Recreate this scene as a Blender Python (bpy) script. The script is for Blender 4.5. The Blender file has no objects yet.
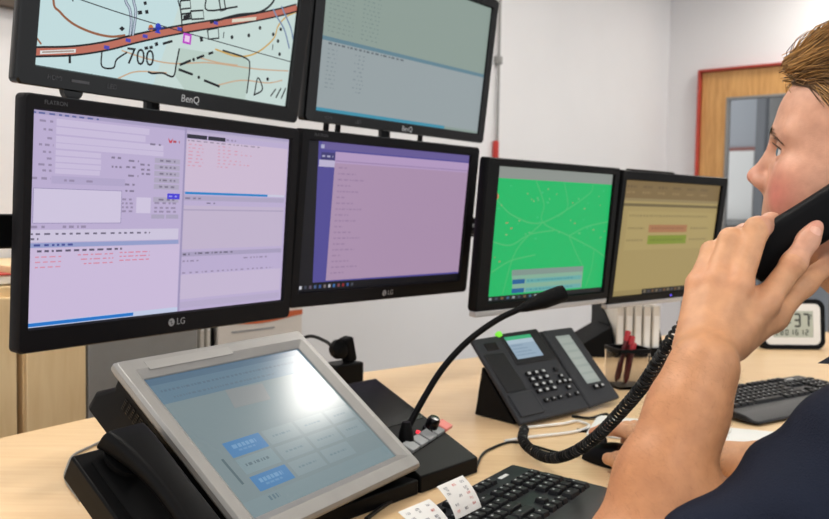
import bpy, bmesh, math, random
import numpy as np
from mathutils import Matrix, Vector
R = math.radians
COL = bpy.context.scene.collection
SC = bpy.context.scene
rnd = random.Random(7)

# ---------------------------------------------------------------- helpers
def lin(c):
    return tuple(((x/255)/12.92 if x/255 <= 0.04045 else ((x/255+0.055)/1.055)**2.4) for x in c[:3]) + (1.0,)

def V(*a): return Vector(a)

class MB:
    """collects shapes, then links them as ONE mesh object"""
    def __init__(self):
        self.v, self.f, self.m = [], [], []
        self.M = Matrix.Identity(4)
    def add(self, vs, fs, mat=0):
        b = len(self.v)
        self.v += [tuple(self.M @ Vector(p)) for p in vs]
        for f in fs:
            self.f.append([i+b for i in f]); self.m.append(mat)
    def box(self, c, s, mat=0, M=None):
        x, y, z = [k/2 for k in s]
        vs = [Vector((c[0]+a*x, c[1]+b*y, c[2]+d*z)) for a in (-1, 1) for b in (-1, 1) for d in (-1, 1)]
        if M is not None: vs = [M @ p for p in vs]
        self.add(vs, [(0,1,3,2),(4,6,7,5),(0,4,5,1),(2,3,7,6),(0,2,6,4),(1,5,7,3)], mat)
    def loft(self, rings, mat=0, cap=True, close=True):
        n = len(rings[0]); vs = [p for r in rings for p in r]; fs = []
        for i in range(len(rings)-1):
            for j in range(n if close else n-1):
                k = (j+1) % n
                fs.append((i*n+j, i*n+k, (i+1)*n+k, (i+1)*n+j))
        if cap:
            fs.append(tuple(reversed(range(n)))); fs.append(tuple((len(rings)-1)*n+j for j in range(n)))
        self.add(vs, fs, mat)
    def prism(self, poly, a, b, axis='z', mat=0):
        def p3(p, t): return {'z': (p[0], p[1], t), 'y': (p[0], t, p[1]), 'x': (t, p[0], p[1])}[axis]
        self.loft([[p3(p, a) for p in poly], [p3(p, b) for p in poly]], mat)
    def tube(self, pts, r, n=10, mat=0, cap=True):
        pts = [Vector(p) for p in pts]; rs = r if isinstance(r, (list, tuple)) else [r]*len(pts)
        rings = []; up = None
        for i, p in enumerate(pts):
            t = (pts[min(i+1, len(pts)-1)]-pts[max(i-1, 0)]).normalized()
            if up is None:
                up = Vector((0, 0, 1)) if abs(t.z) < 0.9 else Vector((1, 0, 0))
            a = (up - t*up.dot(t))
            if a.length < 1e-6: a = t.orthogonal()
            a.normalize(); up = a; b = t.cross(a)
            rings.append([p+(a*math.cos(2*math.pi*k/n)+b*math.sin(2*math.pi*k/n))*rs[i] for k in range(n)])
        self.loft(rings, mat, cap)
    def lathe(self, prof, n=28, c=(0, 0, 0), mat=0):
        self.loft([[(c[0]+r*math.cos(2*math.pi*k/n), c[1]+r*math.sin(2*math.pi*k/n), c[2]+z) for k in range(n)] for r, z in prof], mat)
    def build(self, name, mats, parent=None, bevel=0, seg=2, smooth=True, angle=35):
        me = bpy.data.meshes.new(name)
        me.from_pydata(self.v, [], self.f); me.validate()
        for m in (mats if isinstance(mats, (list, tuple)) else [mats]): me.materials.append(m)
        if len(self.m) == len(me.polygons): me.polygons.foreach_set('material_index', self.m)
        bm = bmesh.new(); bm.from_mesh(me)
        bmesh.ops.recalc_face_normals(bm, faces=bm.faces); bm.to_mesh(me); bm.free()
        if smooth:
            me.shade_smooth(); me.set_sharp_from_angle(angle=R(angle))
        o = bpy.data.objects.new(name, me); COL.objects.link(o)
        if parent is not None: o.parent = parent
        if bevel:
            b = o.modifiers.new('bevel', 'BEVEL'); b.width = bevel; b.segments = seg; b.limit_method = 'ANGLE'; b.angle_limit = R(40)
            b.harden_normals = False
        return o

def rrect(w, h, r, n=4, cx=0, cy=0):
    pts = []
    for sx, sy, a0 in ((1, 1, 0), (-1, 1, 90), (-1, -1, 180), (1, -1, 270)):
        for k in range(n+1):
            a = R(a0+90*k/n)
            pts.append((cx+sx*(w/2-r)+r*math.cos(a), cy+sy*(h/2-r)+r*math.sin(a)))
    return pts

def tag(o, label=None, cat=None, group=None, kind=None):
    if label: o['label'] = label
    if cat: o['category'] = cat
    if group: o['group'] = group
    if kind: o['kind'] = kind
    return o

def empty(name, loc, rot=None, label=None, cat=None, group=None):
    o = bpy.data.objects.new(name, None); COL.objects.link(o); o.empty_display_size = 0.05
    M = rot.to_4x4() if rot is not None else Matrix.Identity(4)
    M.translation = Vector(loc); o.matrix_world = M
    return tag(o, label, cat, group)

def rotz(a): return Matrix.Rotation(R(a), 3, 'Z')

def catmull(pts, n=10):
    pts = [Vector(p) for p in pts]; q = [pts[0]*2-pts[1]]+pts+[pts[-1]*2-pts[-2]]; out = []
    for i in range(1, len(q)-2):
        for k in range(n):
            t = k/n; a, b, c, d = q[i-1], q[i], q[i+1], q[i+2]
            out.append(0.5*((2*b)+(c-a)*t+(2*a-5*b+4*c-d)*t*t+(3*b-a-3*c+d)*t**3))
    out.append(pts[-1]); return out

# ---------------------------------------------------------------- camera
FPX, PITCH, ROLL, CAMZ, DESK = 859.4, 3.19, 0.94, 1.15, 0.74
cp, sp = math.cos(R(PITCH)), math.sin(R(PITCH))
F_ = V(0, cp, -sp); U0 = V(0, sp, cp); R0 = V(1, 0, 0)
RR = R0*math.cos(R(ROLL))+U0*math.sin(R(ROLL)); UU = U0*math.cos(R(ROLL))-R0*math.sin(R(ROLL))
cam_d = bpy.data.cameras.new('camera'); cam = bpy.data.objects.new('camera', cam_d); COL.objects.link(cam)
Mc = Matrix((RR, UU, -F_)).transposed().to_4x4(); Mc.translation = V(0, 0, CAMZ); cam.matrix_world = Mc
cam_d.sensor_width = 36; cam_d.lens = FPX*36/829; cam_d.clip_start = 0.02; cam_d.clip_end = 60
cam_d.dof.use_dof = True; cam_d.dof.focus_distance = 0.98; cam_d.dof.aperture_fstop = 9.0
SC.camera = cam

def ray(px, py): return RR*(px-414.5)-UU*(py-259.5)+F_*FPX
def at(px, py, z):            # where the sight line through a point of the photo meets the level z
    r = ray(px, py); return V(0, 0, CAMZ)+r*((z-CAMZ)/r.z)
def P(px, py, d):             # a point at distance d (metres, along the view axis)
    return V(0, 0, CAMZ)+ray(px, py)*(d/FPX)

# ---------------------------------------------------------------- materials
def mat(name, col, rough=0.5, metal=0.0, spec=0.5, noise=None, bump=None, sss=0.0, coat=0.0, emit=0.0):
    """noise=(scale, amount, detail): procedural colour variation; bump=(scale, strength)"""
    m = bpy.data.materials.new(name); m.use_nodes = True
    nt = m.node_tree; b = nt.nodes['Principled BSDF']
    c = lin(col)
    b.inputs['Base Color'].default_value = c
    b.inputs['Roughness'].default_value = rough; b.inputs['Metallic'].default_value = metal
    b.inputs['Specular IOR Level'].default_value = spec
    if coat: b.inputs['Coat Weight'].default_value = coat; b.inputs['Coat Roughness'].default_value = 0.08
    if emit: b.inputs['Emission Color'].default_value = c; b.inputs['Emission Strength'].default_value = emit
    tc = nt.nodes.new('ShaderNodeTexCoord')
    if noise:
        n = nt.nodes.new('ShaderNodeTexNoise'); n.inputs['Scale'].default_value = noise[0]; n.inputs['Detail'].default_value = noise[2] if len(noise) > 2 else 3
        nt.links.new(tc.outputs['Object'], n.inputs['Vector'])
        r = nt.nodes.new('ShaderNodeValToRGB'); a = noise[1]
        r.color_ramp.elements[0].position = 0.3; r.color_ramp.elements[1].position = 0.7
        r.color_ramp.elements[0].color = (c[0]*(1-a), c[1]*(1-a), c[2]*(1-a), 1)
        r.color_ramp.elements[1].color = (min(1, c[0]*(1+a)), min(1, c[1]*(1+a)), min(1, c[2]*(1+a)), 1)
        nt.links.new(n.outputs['Fac'], r.inputs['Fac']); nt.links.new(r.outputs['Color'], b.inputs['Base Color'])
    if bump:
        n2 = nt.nodes.new('ShaderNodeTexNoise'); n2.inputs['Scale'].default_value = bump[0]; n2.inputs['Detail'].default_value = 2
        nt.links.new(tc.outputs['Object'], n2.inputs['Vector'])
        bp = nt.nodes.new('ShaderNodeBump'); bp.inputs['Strength'].default_value = bump[1]; bp.inputs['Distance'].default_value = 0.002
        nt.links.new(n2.outputs['Fac'], bp.inputs['Height']); nt.links.new(bp.outputs['Normal'], b.inputs['Normal'])
    return m

def wood_mat(name, ca, cb, scale, stretch, rough=0.35, rot=0.0):
    m = bpy.data.materials.new(name); m.use_nodes = True
    nt = m.node_tree; b = nt.nodes['Principled BSDF']
    tc = nt.nodes.new('ShaderNodeTexCoord'); mp = nt.nodes.new('ShaderNodeMapping')
    mp.inputs['Scale'].default_value = stretch; mp.inputs['Rotation'].default_value = (0, 0, R(rot))
    nt.links.new(tc.outputs['Object'], mp.inputs['Vector'])
    n = nt.nodes.new('ShaderNodeTexNoise'); n.inputs['Scale'].default_value = scale; n.inputs['Detail'].default_value = 5; n.inputs['Distortion'].default_value = 0.4
    nt.links.new(mp.outputs['Vector'], n.inputs['Vector'])
    r = nt.nodes.new('ShaderNodeValToRGB'); r.color_ramp.elements[0].position = 0.32; r.color_ramp.elements[1].position = 0.68
    r.color_ramp.elements[0].color = lin(ca); r.color_ramp.elements[1].color = lin(cb)
    nt.links.new(n.outputs['Fac'], r.inputs['Fac']); nt.links.new(r.outputs['Color'], b.inputs['Base Color'])
    b.inputs['Roughness'].default_value = rough
    return m

def glow_mat(name, col, strength):
    m = bpy.data.materials.new(name); m.use_nodes = True
    b = m.node_tree.nodes['Principled BSDF']
    b.inputs['Base Color'].default_value = (0.02, 0.02, 0.02, 1)
    b.inputs['Emission Color'].default_value = lin(col); b.inputs['Emission Strength'].default_value = strength
    return m

def ink_mat(name, emit, rough, spec, base=False):
    """colours come from the 'ink' attribute: a lit display (emit) or print on paper (base)"""
    m = bpy.data.materials.new(name); m.use_nodes = True
    nt = m.node_tree; b = nt.nodes['Principled BSDF']
    a = nt.nodes.new('ShaderNodeAttribute'); a.attribute_name = 'ink'
    if base: nt.links.new(a.outputs['Color'], b.inputs['Base Color'])
    else:
        b.inputs['Base Color'].default_value = (0.012, 0.012, 0.014, 1)
        nt.links.new(a.outputs['Color'], b.inputs['Emission Color']); b.inputs['Emission Strength'].default_value = emit
    b.inputs['Roughness'].default_value = rough; b.inputs['Specular IOR Level'].default_value = spec
    return m

M = {}
M['black'] = mat('black_plastic', (10, 10, 11), 0.45, spec=0.1, noise=(40, .12))
M['black_matte'] = mat('black_matte_plastic', (13, 13, 14), 0.6, spec=0.1, bump=(900, .15))
M['black_gloss'] = mat('black_gloss_plastic', (7, 7, 8), 0.2, spec=0.28)
M['lg_bezel'] = mat('dark_bezel_plastic', (16, 15, 18), 0.5, spec=0.12)
M['dark_grey'] = mat('dark_grey_plastic', (47, 49, 54), 0.45, spec=0.4, noise=(60, .06))
M['phone'] = mat('phone_plastic', (38, 40, 45), 0.45, spec=0.3, bump=(1200, .1))
M['phone_lo'] = mat('phone_dark_plastic', (20, 21, 24), 0.4, spec=0.25)
M['silver'] = mat('silver_plastic', (150, 148, 145), 0.4, metal=0.35, spec=0.5, noise=(30, .03))
M['silver_lo'] = mat('silver_chin', (172, 170, 170), 0.4, metal=0.2)
M['white'] = mat('white_plastic', (226, 224, 220), 0.4)
M['paper'] = mat('white_paper', (232, 231, 228), 0.8, spec=0.1, noise=(25, .02))
M['grey_print'] = mat('grey_logo_print', (150, 150, 152), 0.4)
M['dim_print'] = mat('dim_print', (70, 70, 74), 0.5)
M['white_print'] = mat('white_print', (205, 205, 205), 0.5)
M['rail'] = mat('rail_metal', (24, 25, 27), 0.35, metal=0.5)
M['wall'] = mat('painted_wall', (226, 225, 226), 0.9, spec=0.15, noise=(3, .012), bump=(160, .06))
M['wall2'] = mat('painted_door_wall', (224, 222, 223), 0.9, spec=0.15, noise=(3, .012), bump=(160, .06))
M['ceil'] = mat('ceiling_paint', (232, 232, 230), 0.9, spec=0.1, noise=(5, .01))
M['floor'] = mat('grey_floor', (120, 118, 115), 0.6, noise=(14, .12))
M['desk'] = wood_mat('pale_maple_laminate', (226, 190, 144), (235, 203, 160), 6, (1, 14, 1), 0.38, -52)
M['deskedge'] = wood_mat('maple_edge', (218, 186, 144), (228, 198, 156), 6, (1, 14, 1), 0.45, -52)
M['cab'] = wood_mat('pale_maple_cabinet', (228, 197, 148), (238, 211, 166), 5, (9, 9, 1), 0.42)
M['doorwood'] = wood_mat('door_oak', (186, 135, 76), (211, 160, 98), 6, (12, 12, 1), 0.4)
M['red'] = mat('red_paint', (186, 48, 40), 0.45)
M['red_soft'] = mat('red_paint_door_frame', (176, 62, 50), 0.5)
M['greymetal'] = mat('grey_metal', (136, 135, 133), 0.5, metal=0.1, noise=(20, .04))
M['orange'] = mat('orange_print', (206, 98, 52), 0.6)
M['grey_key'] = mat('grey_key_plastic', (146, 149, 150), 0.5)
M['pink_key'] = mat('pink_key_plastic', (226, 128, 118), 0.5)
M['smoke'] = None
M['cable'] = mat('black_cable_rubber', (10, 10, 11), 0.45, spec=0.22)
M['key'] = mat('key_plastic', (20, 21, 24), 0.5, spec=0.22)
M['kb'] = mat('keyboard_plastic', (29, 31, 35), 0.45, spec=0.25)
M['legend'] = mat('key_legend', (176, 178, 180), 0.6)
M['screen'] = ink_mat('lcd_screen', .93, 0.42, 0.12)
M['touch'] = ink_mat('touch_screen', 0.86, 0.16, 0.25)
M['lcd'] = ink_mat('reflective_lcd', 1.0, 0.5, 0.3, base=True)
M['print'] = ink_mat('printed_paper', 1.0, 0.75, 0.1, base=True)
M['glass'] = bpy.data.materials.new('clear_glass'); M['glass'].use_nodes = True
_b = M['glass'].node_tree.nodes['Principled BSDF']; _b.inputs['Transmission Weight'].default_value = 1.0
_b.inputs['Roughness'].default_value = 0.02; _b.inputs['IOR'].default_value = 1.1; _b.inputs['Base Color'].default_value = (0.93, 0.95, 0.96, 1)
M['cupglass'] = bpy.data.materials.new('smoky_acrylic'); M['cupglass'].use_nodes = True
_b = M['cupglass'].node_tree.nodes['Principled BSDF']; _b.inputs['Transmission Weight'].default_value = 1.0
_b.inputs['Roughness'].default_value = 0.06; _b.inputs['IOR'].default_value = 1.12; _b.inputs['Base Color'].default_value = (0.80, 0.79, 0.78, 1)

# ---------------------------------------------------------------- flat content (displays and print) as coloured faces
class Ink:
    """w x h metres, u to the right and v downward in 0..1; the sheet lies in local XZ and faces -Y"""
    def __init__(self, w, h, step=0.00012):
        self.w, self.h, self.s = w, h, step; self.v, self.f, self.c = [], [], []
    def p(self, u, v, l): return ((u-.5)*self.w, -l*self.s, (.5-v)*self.h)
    def poly(self, pts, col, l=1):
        b = len(self.v); self.v += [self.p(u, v, l) for u, v in pts]
        self.f.append(list(range(b, b+len(pts)))); self.c.append(lin(col))
    def rect(self, u0, v0, u1, v1, col, l=1): self.poly([(u0, v1), (u1, v1), (u1, v0), (u0, v0)], col, l)
    def line(self, pts, wd, col, l=2):           # wd in metres
        q = [Vector(((u-.5)*self.w, (.5-v)*self.h)) for u, v in pts]
        L, Rr = [], []
        for i in range(len(q)):
            t = (q[min(i+1, len(q)-1)]-q[max(i-1, 0)])
            if t.length < 1e-9: t = Vector((1, 0))
            t.normalize(); n = Vector((-t.y, t.x))*wd/2
            L.append(q[i]+n); Rr.append(q[i]-n)
        y = -l*self.s
        for i in range(len(q)-1):
            b = len(self.v); self.v += [(a.x, y, a.y) for a in (Rr[i], Rr[i+1], L[i+1], L[i])]
            self.f.append([b, b+1, b+2, b+3]); self.c.append(lin(col))
    def curve(self, pts, wd, col, l=2, n=6):
        c = catmull([(a, b, 0) for a, b in pts], n); self.line([(a.x, a.y) for a in c], wd, col, l)
    def dot(self, u, v, r, col, l=3, n=10):
        self.poly([(u+r/self.w*math.cos(2*math.pi*k/n), v-r/self.h*math.sin(2*math.pi*k/n)) for k in range(n)], col, l)
    def dashes(self, u0, v, u1, ht, col, l=3, seed=0, fill=.7):   # unreadably small words
        q = random.Random(seed); u = u0
        while u < u1:
            d = min(q.uniform(.008, .03), u1-u)
            self.rect(u, v-ht/2, u+d*fill, v+ht/2, col, l); u += d+.004
    def text(self, s, u, v, size, col, l=3, rot=0):
        vs, fs = text_mesh(s, size); b = len(self.v)
        c, sn = math.cos(R(rot)), math.sin(R(rot)); x0, z0 = (u-.5)*self.w, (.5-v)*self.h
        self.v += [(x0+x*c-y*sn, -l*self.s, z0+x*sn+y*c) for x, y in vs]
        for f in fs: self.f.append([i+b for i in f]); self.c.append(lin(col))
    def build(self, name, mt, parent, loc=(0, 0, 0)):
        me = bpy.data.meshes.new(name); me.from_pydata(self.v, [], self.f); me.materials.append(mt)
        a = me.color_attributes.new('ink', 'FLOAT_COLOR', 'CORNER')
        flat = []
        for f, c in zip(me.polygons, self.c): flat += list(c)*f.loop_total
        a.data.foreach_set('color', flat)
        o = bpy.data.objects.new(name, me); COL.objects.link(o); o.parent = parent; o.location = loc
        return o

_tc = {}
def text_mesh(s, size):
    if s not in _tc:
        cu = bpy.data.curves.new('t', 'FONT'); cu.body = s; cu.size = 1; cu.resolution_u = 3; cu.align_x = 'CENTER'; cu.align_y = 'CENTER'
        o = bpy.data.objects.new('t', cu); COL.objects.link(o)
        dg = bpy.context.evaluated_depsgraph_get(); me = o.evaluated_get(dg).to_mesh()
        _tc[s] = ([(v.co.x, v.co.y) for v in me.vertices], [list(p.vertices) for p in me.polygons])
        o.evaluated_get(dg).to_mesh_clear(); bpy.data.objects.remove(o); bpy.data.curves.remove(cu)
    vs, fs = _tc[s]; return [(x*size, y*size) for x, y in vs], fs

def print_text(mb, s, x, y, z, size, bold=0):
    """lettering facing -Y inside a mesh builder"""
    vs, fs = text_mesh(s, size)
    mb.add([(x+a*(1+bold), y, z+b) for a, b in vs], fs)

# ---------------------------------------------------------------- room shell
CX, CY = 1.69, 5.845                                    # the corner where the two walls meet
room = Matrix.Translation((CX, CY, 0)) @ Matrix(((0.766, -0.643, 0, 0), (-0.643, -0.766, 0, 0), (0, 0, 1, 0), (0, 0, 0, 1)))
# room frame: +x along the door wall, +y along the long wall, back towards the camera
def room_obj(mb, name, mt, bevel=0):
    o = mb.build(name, mt, smooth=False, bevel=bevel); o.matrix_world = room; o['kind'] = 'structure'; return o
b = MB(); b.box((2.5, 3.6, -.05), (5.6, 8.0, .1)); room_obj(b, 'floor', M['floor'])
b = MB(); b.box((2.5, 3.6, 2.80), (5.6, 8.0, .1)); room_obj(b, 'ceiling', M['ceil'])
b = MB(); b.box((-.06, 3.6, 1.375), (.12, 8.0, 2.75)); room_obj(b, 'wall_left', M['wall'])
DX0, DX1, DH = 0.224, 1.264, 2.10
b = MB()
b.box((DX0/2, -.06, 1.375), (DX0, .12, 2.75)); b.box(((DX1+5.3)/2, -.06, 1.375), (5.3-DX1, .12, 2.75))
b.box(((DX0+DX1)/2, -.06, (DH+2.75)/2), (DX1-DX0, .12, 2.75-DH)); room_obj(b, 'wall_back', M['wall2'])
b = MB(); b.box((1.0, -2.3, 1.375), (9.0, .1, 2.75)); room_obj(b, 'wall_corridor', mat('corridor_grey_wall', (168, 171, 176), .9, spec=.1, noise=(3, .02)))
b = MB(); b.box((1.0, -1.25, -.05), (9.0, 2.3, .1)); room_obj(b, 'floor_corridor', M['floor'])
b = MB(); b.box((.012, 3.6, .04), (.024, 8.0, .08)); room_obj(b, 'baseboard_left', M['white'])
# the door: red steel frame, oak leaf with a tall pane
d = empty('door_1', (0, 0, 0)); d.matrix_world = room; d['kind'] = 'structure'
b = MB()
b.box((DX0+.007, -.02, DH/2), (.014, .16, DH)); b.box((DX1-.007, -.02, DH/2), (.014, .16, DH)); b.box(((DX0+DX1)/2, -.02, DH-.007), (DX1-DX0, .16, .014))
b.build('door_frame', M['red_soft'], d, bevel=.003)
b = MB(); lx0, lx1, lz1 = DX0+.017, DX1-.017, DH-.017
gx0, gx1, gz0, gz1 = lx0+.165, lx1-.165, .42, lz1-.17
b.box(((lx0+gx0)/2, 0, lz1/2+.003), (gx0-lx0, .045, lz1-.006)); b.box(((lx1+gx1)/2, 0, lz1/2+.003), (lx1-gx1, .045, lz1-.006))
b.box(((gx0+gx1)/2, 0, (gz1+lz1)/2), (gx1-gx0, .045, lz1-gz1)); b.box(((gx0+gx1)/2, 0, gz0/2+.003), (gx1-gx0, .045, gz0-.006))
b.build('door_leaf', M['doorwood'], d, bevel=.002)
b = MB()
for x0, x1, z0, z1 in ((gx0, gx0+.014, gz0, gz1), (gx1-.014, gx1, gz0, gz1), (gx0, gx1, gz1-.014, gz1), (gx0, gx1, gz0, gz0+.014)):
    b.box(((x0+x1)/2, .004, (z0+z1)/2), (x1-x0, .05, z1-z0))
b.build('glazing_bead', M['greymetal'], d)
b = MB(); b.box(((gx0+gx1)/2, 0, (gz0+gz1)/2), (gx1-gx0-.02, .006, gz1-gz0-.02)); b.build('glass_pane', M['glass'], d)
# beyond the door pane: a white board framed in red on the corridor wall, grey posts, a grey radiator shelf
room_i = room.inverted()
def corridor(px, py, y):          # point of the corridor plane y seen through the pane
    o = room_i @ V(0, 0, CAMZ); dd = room_i.to_3x3() @ ray(px, py); return o+dd*((y-o.y)/dd.y)
ca, cb_ = corridor(722, 148, -2.22), corridor(757, 224, -2.22)
b = MB(); cx_, cz_ = (ca.x+cb_.x)/2, (ca.z+cb_.z)/2; bw, bh = cb_.x-ca.x+.25, ca.z-cb_.z
b.box((cx_-.125, -2.22, cz_), (bw, .04, bh)); b.box((cx_-.125, -2.20, cz_), (bw-.07, .04, bh-.07), 1)
o = b.build('corridor_board', [mat('dull_red_frame', (140, 92, 86), .5), M['white']], bevel=.003); o.matrix_world = room
tag(o, 'white board in a red frame on the corridor wall, seen through the door pane', 'board')
ca, cb_ = corridor(759, 100, -1.9), corridor(768, 100, -1.9)
b = MB(); b.box(((ca.x+cb_.x)/2, -1.9, 1.375), (cb_.x-ca.x, .10, 2.75)); o = b.build('trim_1', mat('mid_grey_post', (112, 114, 118), .5)); o.matrix_world = room; o['kind'] = 'structure'
ca, cb_ = corridor(772, 100, -2.18), corridor(800, 100, -2.18)
b = MB(); b.box(((ca.x+cb_.x)/2, -2.18, 1.375), (cb_.x-ca.x, .12, 2.75)); o = b.build('trim_2', M['greymetal']); o.matrix_world = room; o['kind'] = 'structure'
ca, cb_ = corridor(700, 222, -1.95), corridor(770, 222, -1.95)
b = MB(); xx, ww_ = (ca.x+cb_.x)/2, cb_.x-ca.x; b.box((xx, -2.0, ca.z), (ww_, .28, .05)); b.box((xx, -2.08, ca.z/2-.02), (ww_-.1, .10, ca.z-.05)); o = b.build('corridor_counter', M['greymetal'], bevel=.004); o.matrix_world = room
tag(o, 'grey counter against the corridor wall behind the door pane', 'counter')
# unseen ceiling lamps: square recessed panels, the first mirrored in the touch screen
lm = glow_mat('lamp_diffuser_glow', (255, 250, 242), 39.0)
lamp_spots = [(1.10, 3.20), (-0.55, 1.05), (0.75, -0.55), (2.45, 1.50), (2.30, 4.60), (-1.0, 2.05)]  # all but the first added to light the scene, the last for the cabinets
for i, (x, y) in enumerate(lamp_spots):
    t = empty('unseen_ceiling_lamp', (x, y, 2.75), rotz(-40), None, 'lamp', 'ceiling lamp panels above the desk')
    t['label'] = 'unseen square white lamp panel in the ceiling above the desk'
    b = MB(); s = .205
    for c, q in (((s, 0, -.012), (.03, .44, .028)), ((-s, 0, -.012), (.03, .44, .028)), ((0, s, -.012), (.38, .03, .028)), ((0, -s, -.012), (.38, .03, .028))): b.box(c, q)
    b.build('frame', M['white'], t, bevel=.003)
    b = MB(); b.box((0, 0, -.006), (.38, .38, .008)); b.build('diffuser', lm, t)
# conduit on the long wall with a red cap
q = P(497, 60, 2.9)
def wall_pt(px, py, off=0.0):
    r = ray(px, py); n = V(0.766, -0.643, 0); c = V(CX, CY, 0)+n*off; o = V(0, 0, CAMZ)
    return o+r*((c-o).dot(n)/r.dot(n))
def wall_frame(p):
    e = Matrix(((0.643, -0.766, 0), (0.766, 0.643, 0), (0, 0, 1))); return e    # x along the wall (to the corner), y into the wall
w = wall_pt(497, 146, .02)
t = empty('conduit_pipe', (w.x, w.y, w.z), wall_frame(w), 'thin grey conduit pipe on the wall ending in a red cap beside the green monitor', 'pipe')
b = MB(); b.tube([(0, 0, .02), (0, 0, 1.25)], .007); b.build('pipe', M['greymetal'], t)
b = MB(); b.box((-.010, 0, -.02), (.024, .024, .09)); b.build('red_cap', M['red'], t, bevel=.004)['label'] = 'red cap at the foot of the pipe'
for k, zz in enumerate((.42,)):
    b = MB(); b.box((0, .004, zz), (.035, .03, .04)); b.build('clip', M['greymetal'], t, bevel=.003)
# dark wall board whose lower edge shows at the top left
w = wall_pt(-60, -2, .015)
b = MB(); b.box((0, 0, .30), (1.2, .03, .60)); b.box((0, -.006, .30), (1.12, .03, .52), 1)
o = b.build('wall_board', [mat('dark_brown_frame', (74, 62, 52), .5), M['white']], bevel=.003); e = wall_frame(w).to_4x4(); e.translation = wall_pt(-34, 0, .02); o.matrix_world = e
tag(o, 'white wall board with a dark brown frame, high on the wall at the left edge', 'board')

# ---------------------------------------------------------------- desk
desk_poly = [(-1.02, -.72), (.42, .985), (.80, 1.36), (1.50, 1.86), (1.95, 2.62), (1.32, 3.27), (.62, 2.752), (.132, 2.387), (-.126, 2.169), (-.38, 1.935), (-.628, 1.646), (-.745, 1.465), (-1.25, .72), (-1.55, -.05)]
t = empty('desk', (0, 1.4, 0), None, 'large pale maple desk carrying the monitors, telephones and keyboards', 'desk')
b = MB(); b.M = Matrix.Translation((0, -1.4, 0)); b.prism(desk_poly, DESK-.028, DESK); b.build('desktop', M['desk'], t, bevel=.003)
b = MB(); b.M = Matrix.Translation((0, -1.4, 0))
back = desk_poly[6:13]; 
for (xa, ya), (xb, yb) in ((desk_poly[12], desk_poly[10]), (desk_poly[10], desk_poly[8]), (desk_poly[8], desk_poly[6])):
    n = V(xb-xa, yb-ya, 0).normalized(); off = V(n.y, -n.x, 0)*.12
    pts = [V(xa, ya, 0)+off, V(xb, yb, 0)+off, V(xb, yb, 0)+off*1.2, V(xa, ya, 0)+off*1.2]
    b.prism([(p.x, p.y) for p in pts], .22, DESK-.03)
b.build('back_panel', M['deskedge'], t)
for x, y in ((-.85, .1), (-.75, 1.15), (.05, 2.05), (1.25, 2.95), (1.55, 2.25)):
    b = MB(); b.box((x, y-1.4, .355), (.06, .06, .708)); b.build('leg', M['greymetal'], t, bevel=.004)
# ---------------------------------------------------------------- monitors
def frame(yaw, tilt):
    y, t = R(yaw), R(tilt)
    d = V(math.cos(y), math.sin(y), 0); n = V(math.sin(y), -math.cos(y), 0)
    u = V(0, 0, 1)*math.cos(t)+n*math.sin(t); N = d.cross(u)
    return Matrix((d, -N, u)).transposed()          # x right, y away from the viewer, z up the panel

def monitor(name, label, c, yaw, tilt, w, h, bz, thick, mt, content, group=None, smt='screen', rad=.008, chin=0.0):
    """bz = left, right, top, bottom bezel"""
    t = empty(name, c, frame(yaw, tilt), label, 'monitor', group)
    l, r, tp, bt = bz
    W, H = w+l+r, h+tp+bt; ox, oz = (r-l)/2, (tp-bt)/2
    def ring(ww, hh, rr, y, cx=ox, cz=oz): return [(p[0], y, p[1]) for p in rrect(ww, hh, rr, 4, cx, cz)]
    b = MB()
    b.loft([ring(w, h, .0015, .006, 0, 0), ring(w, h, .0015, .0, 0, 0), ring(w+.004, h+.004, .002, -.003, 0, 0), ring(W-.004, H-.004, rad, -.003), ring(W, H, rad, 0), ring(W, H, rad, .018), ring(W-.008, H-.008, rad, .024)])
    b.build('bezel', mt, t)
    b = MB(); b.loft([ring(W-.01, H-.01, rad, .022), ring(W-.06, H-.05, .02, thick*.75), ring(W-.16, H-.12, .03, thick)]); b.build('back_cover', M['black_matte'], t)
    k = Ink(w, h); content(k); k.build('screen', M[smt], t, (0, .0045, 0))
    if chin:
        b = MB(); b.box((ox, .008, -h/2-bt-chin/2+.001), (W-.004, .02, chin)); b.build('lower_strip', M['silver_lo'], t, bevel=.003)['label'] = 'silver strip under the bezel'
    return t, W, H, ox, oz

def lettering(t, items, z, mt):
    for s, x, size in items:
        b = MB(); print_text(b, s, x, -.0036, z, size); b.build('lettering', mt, t, smooth=False)

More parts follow.
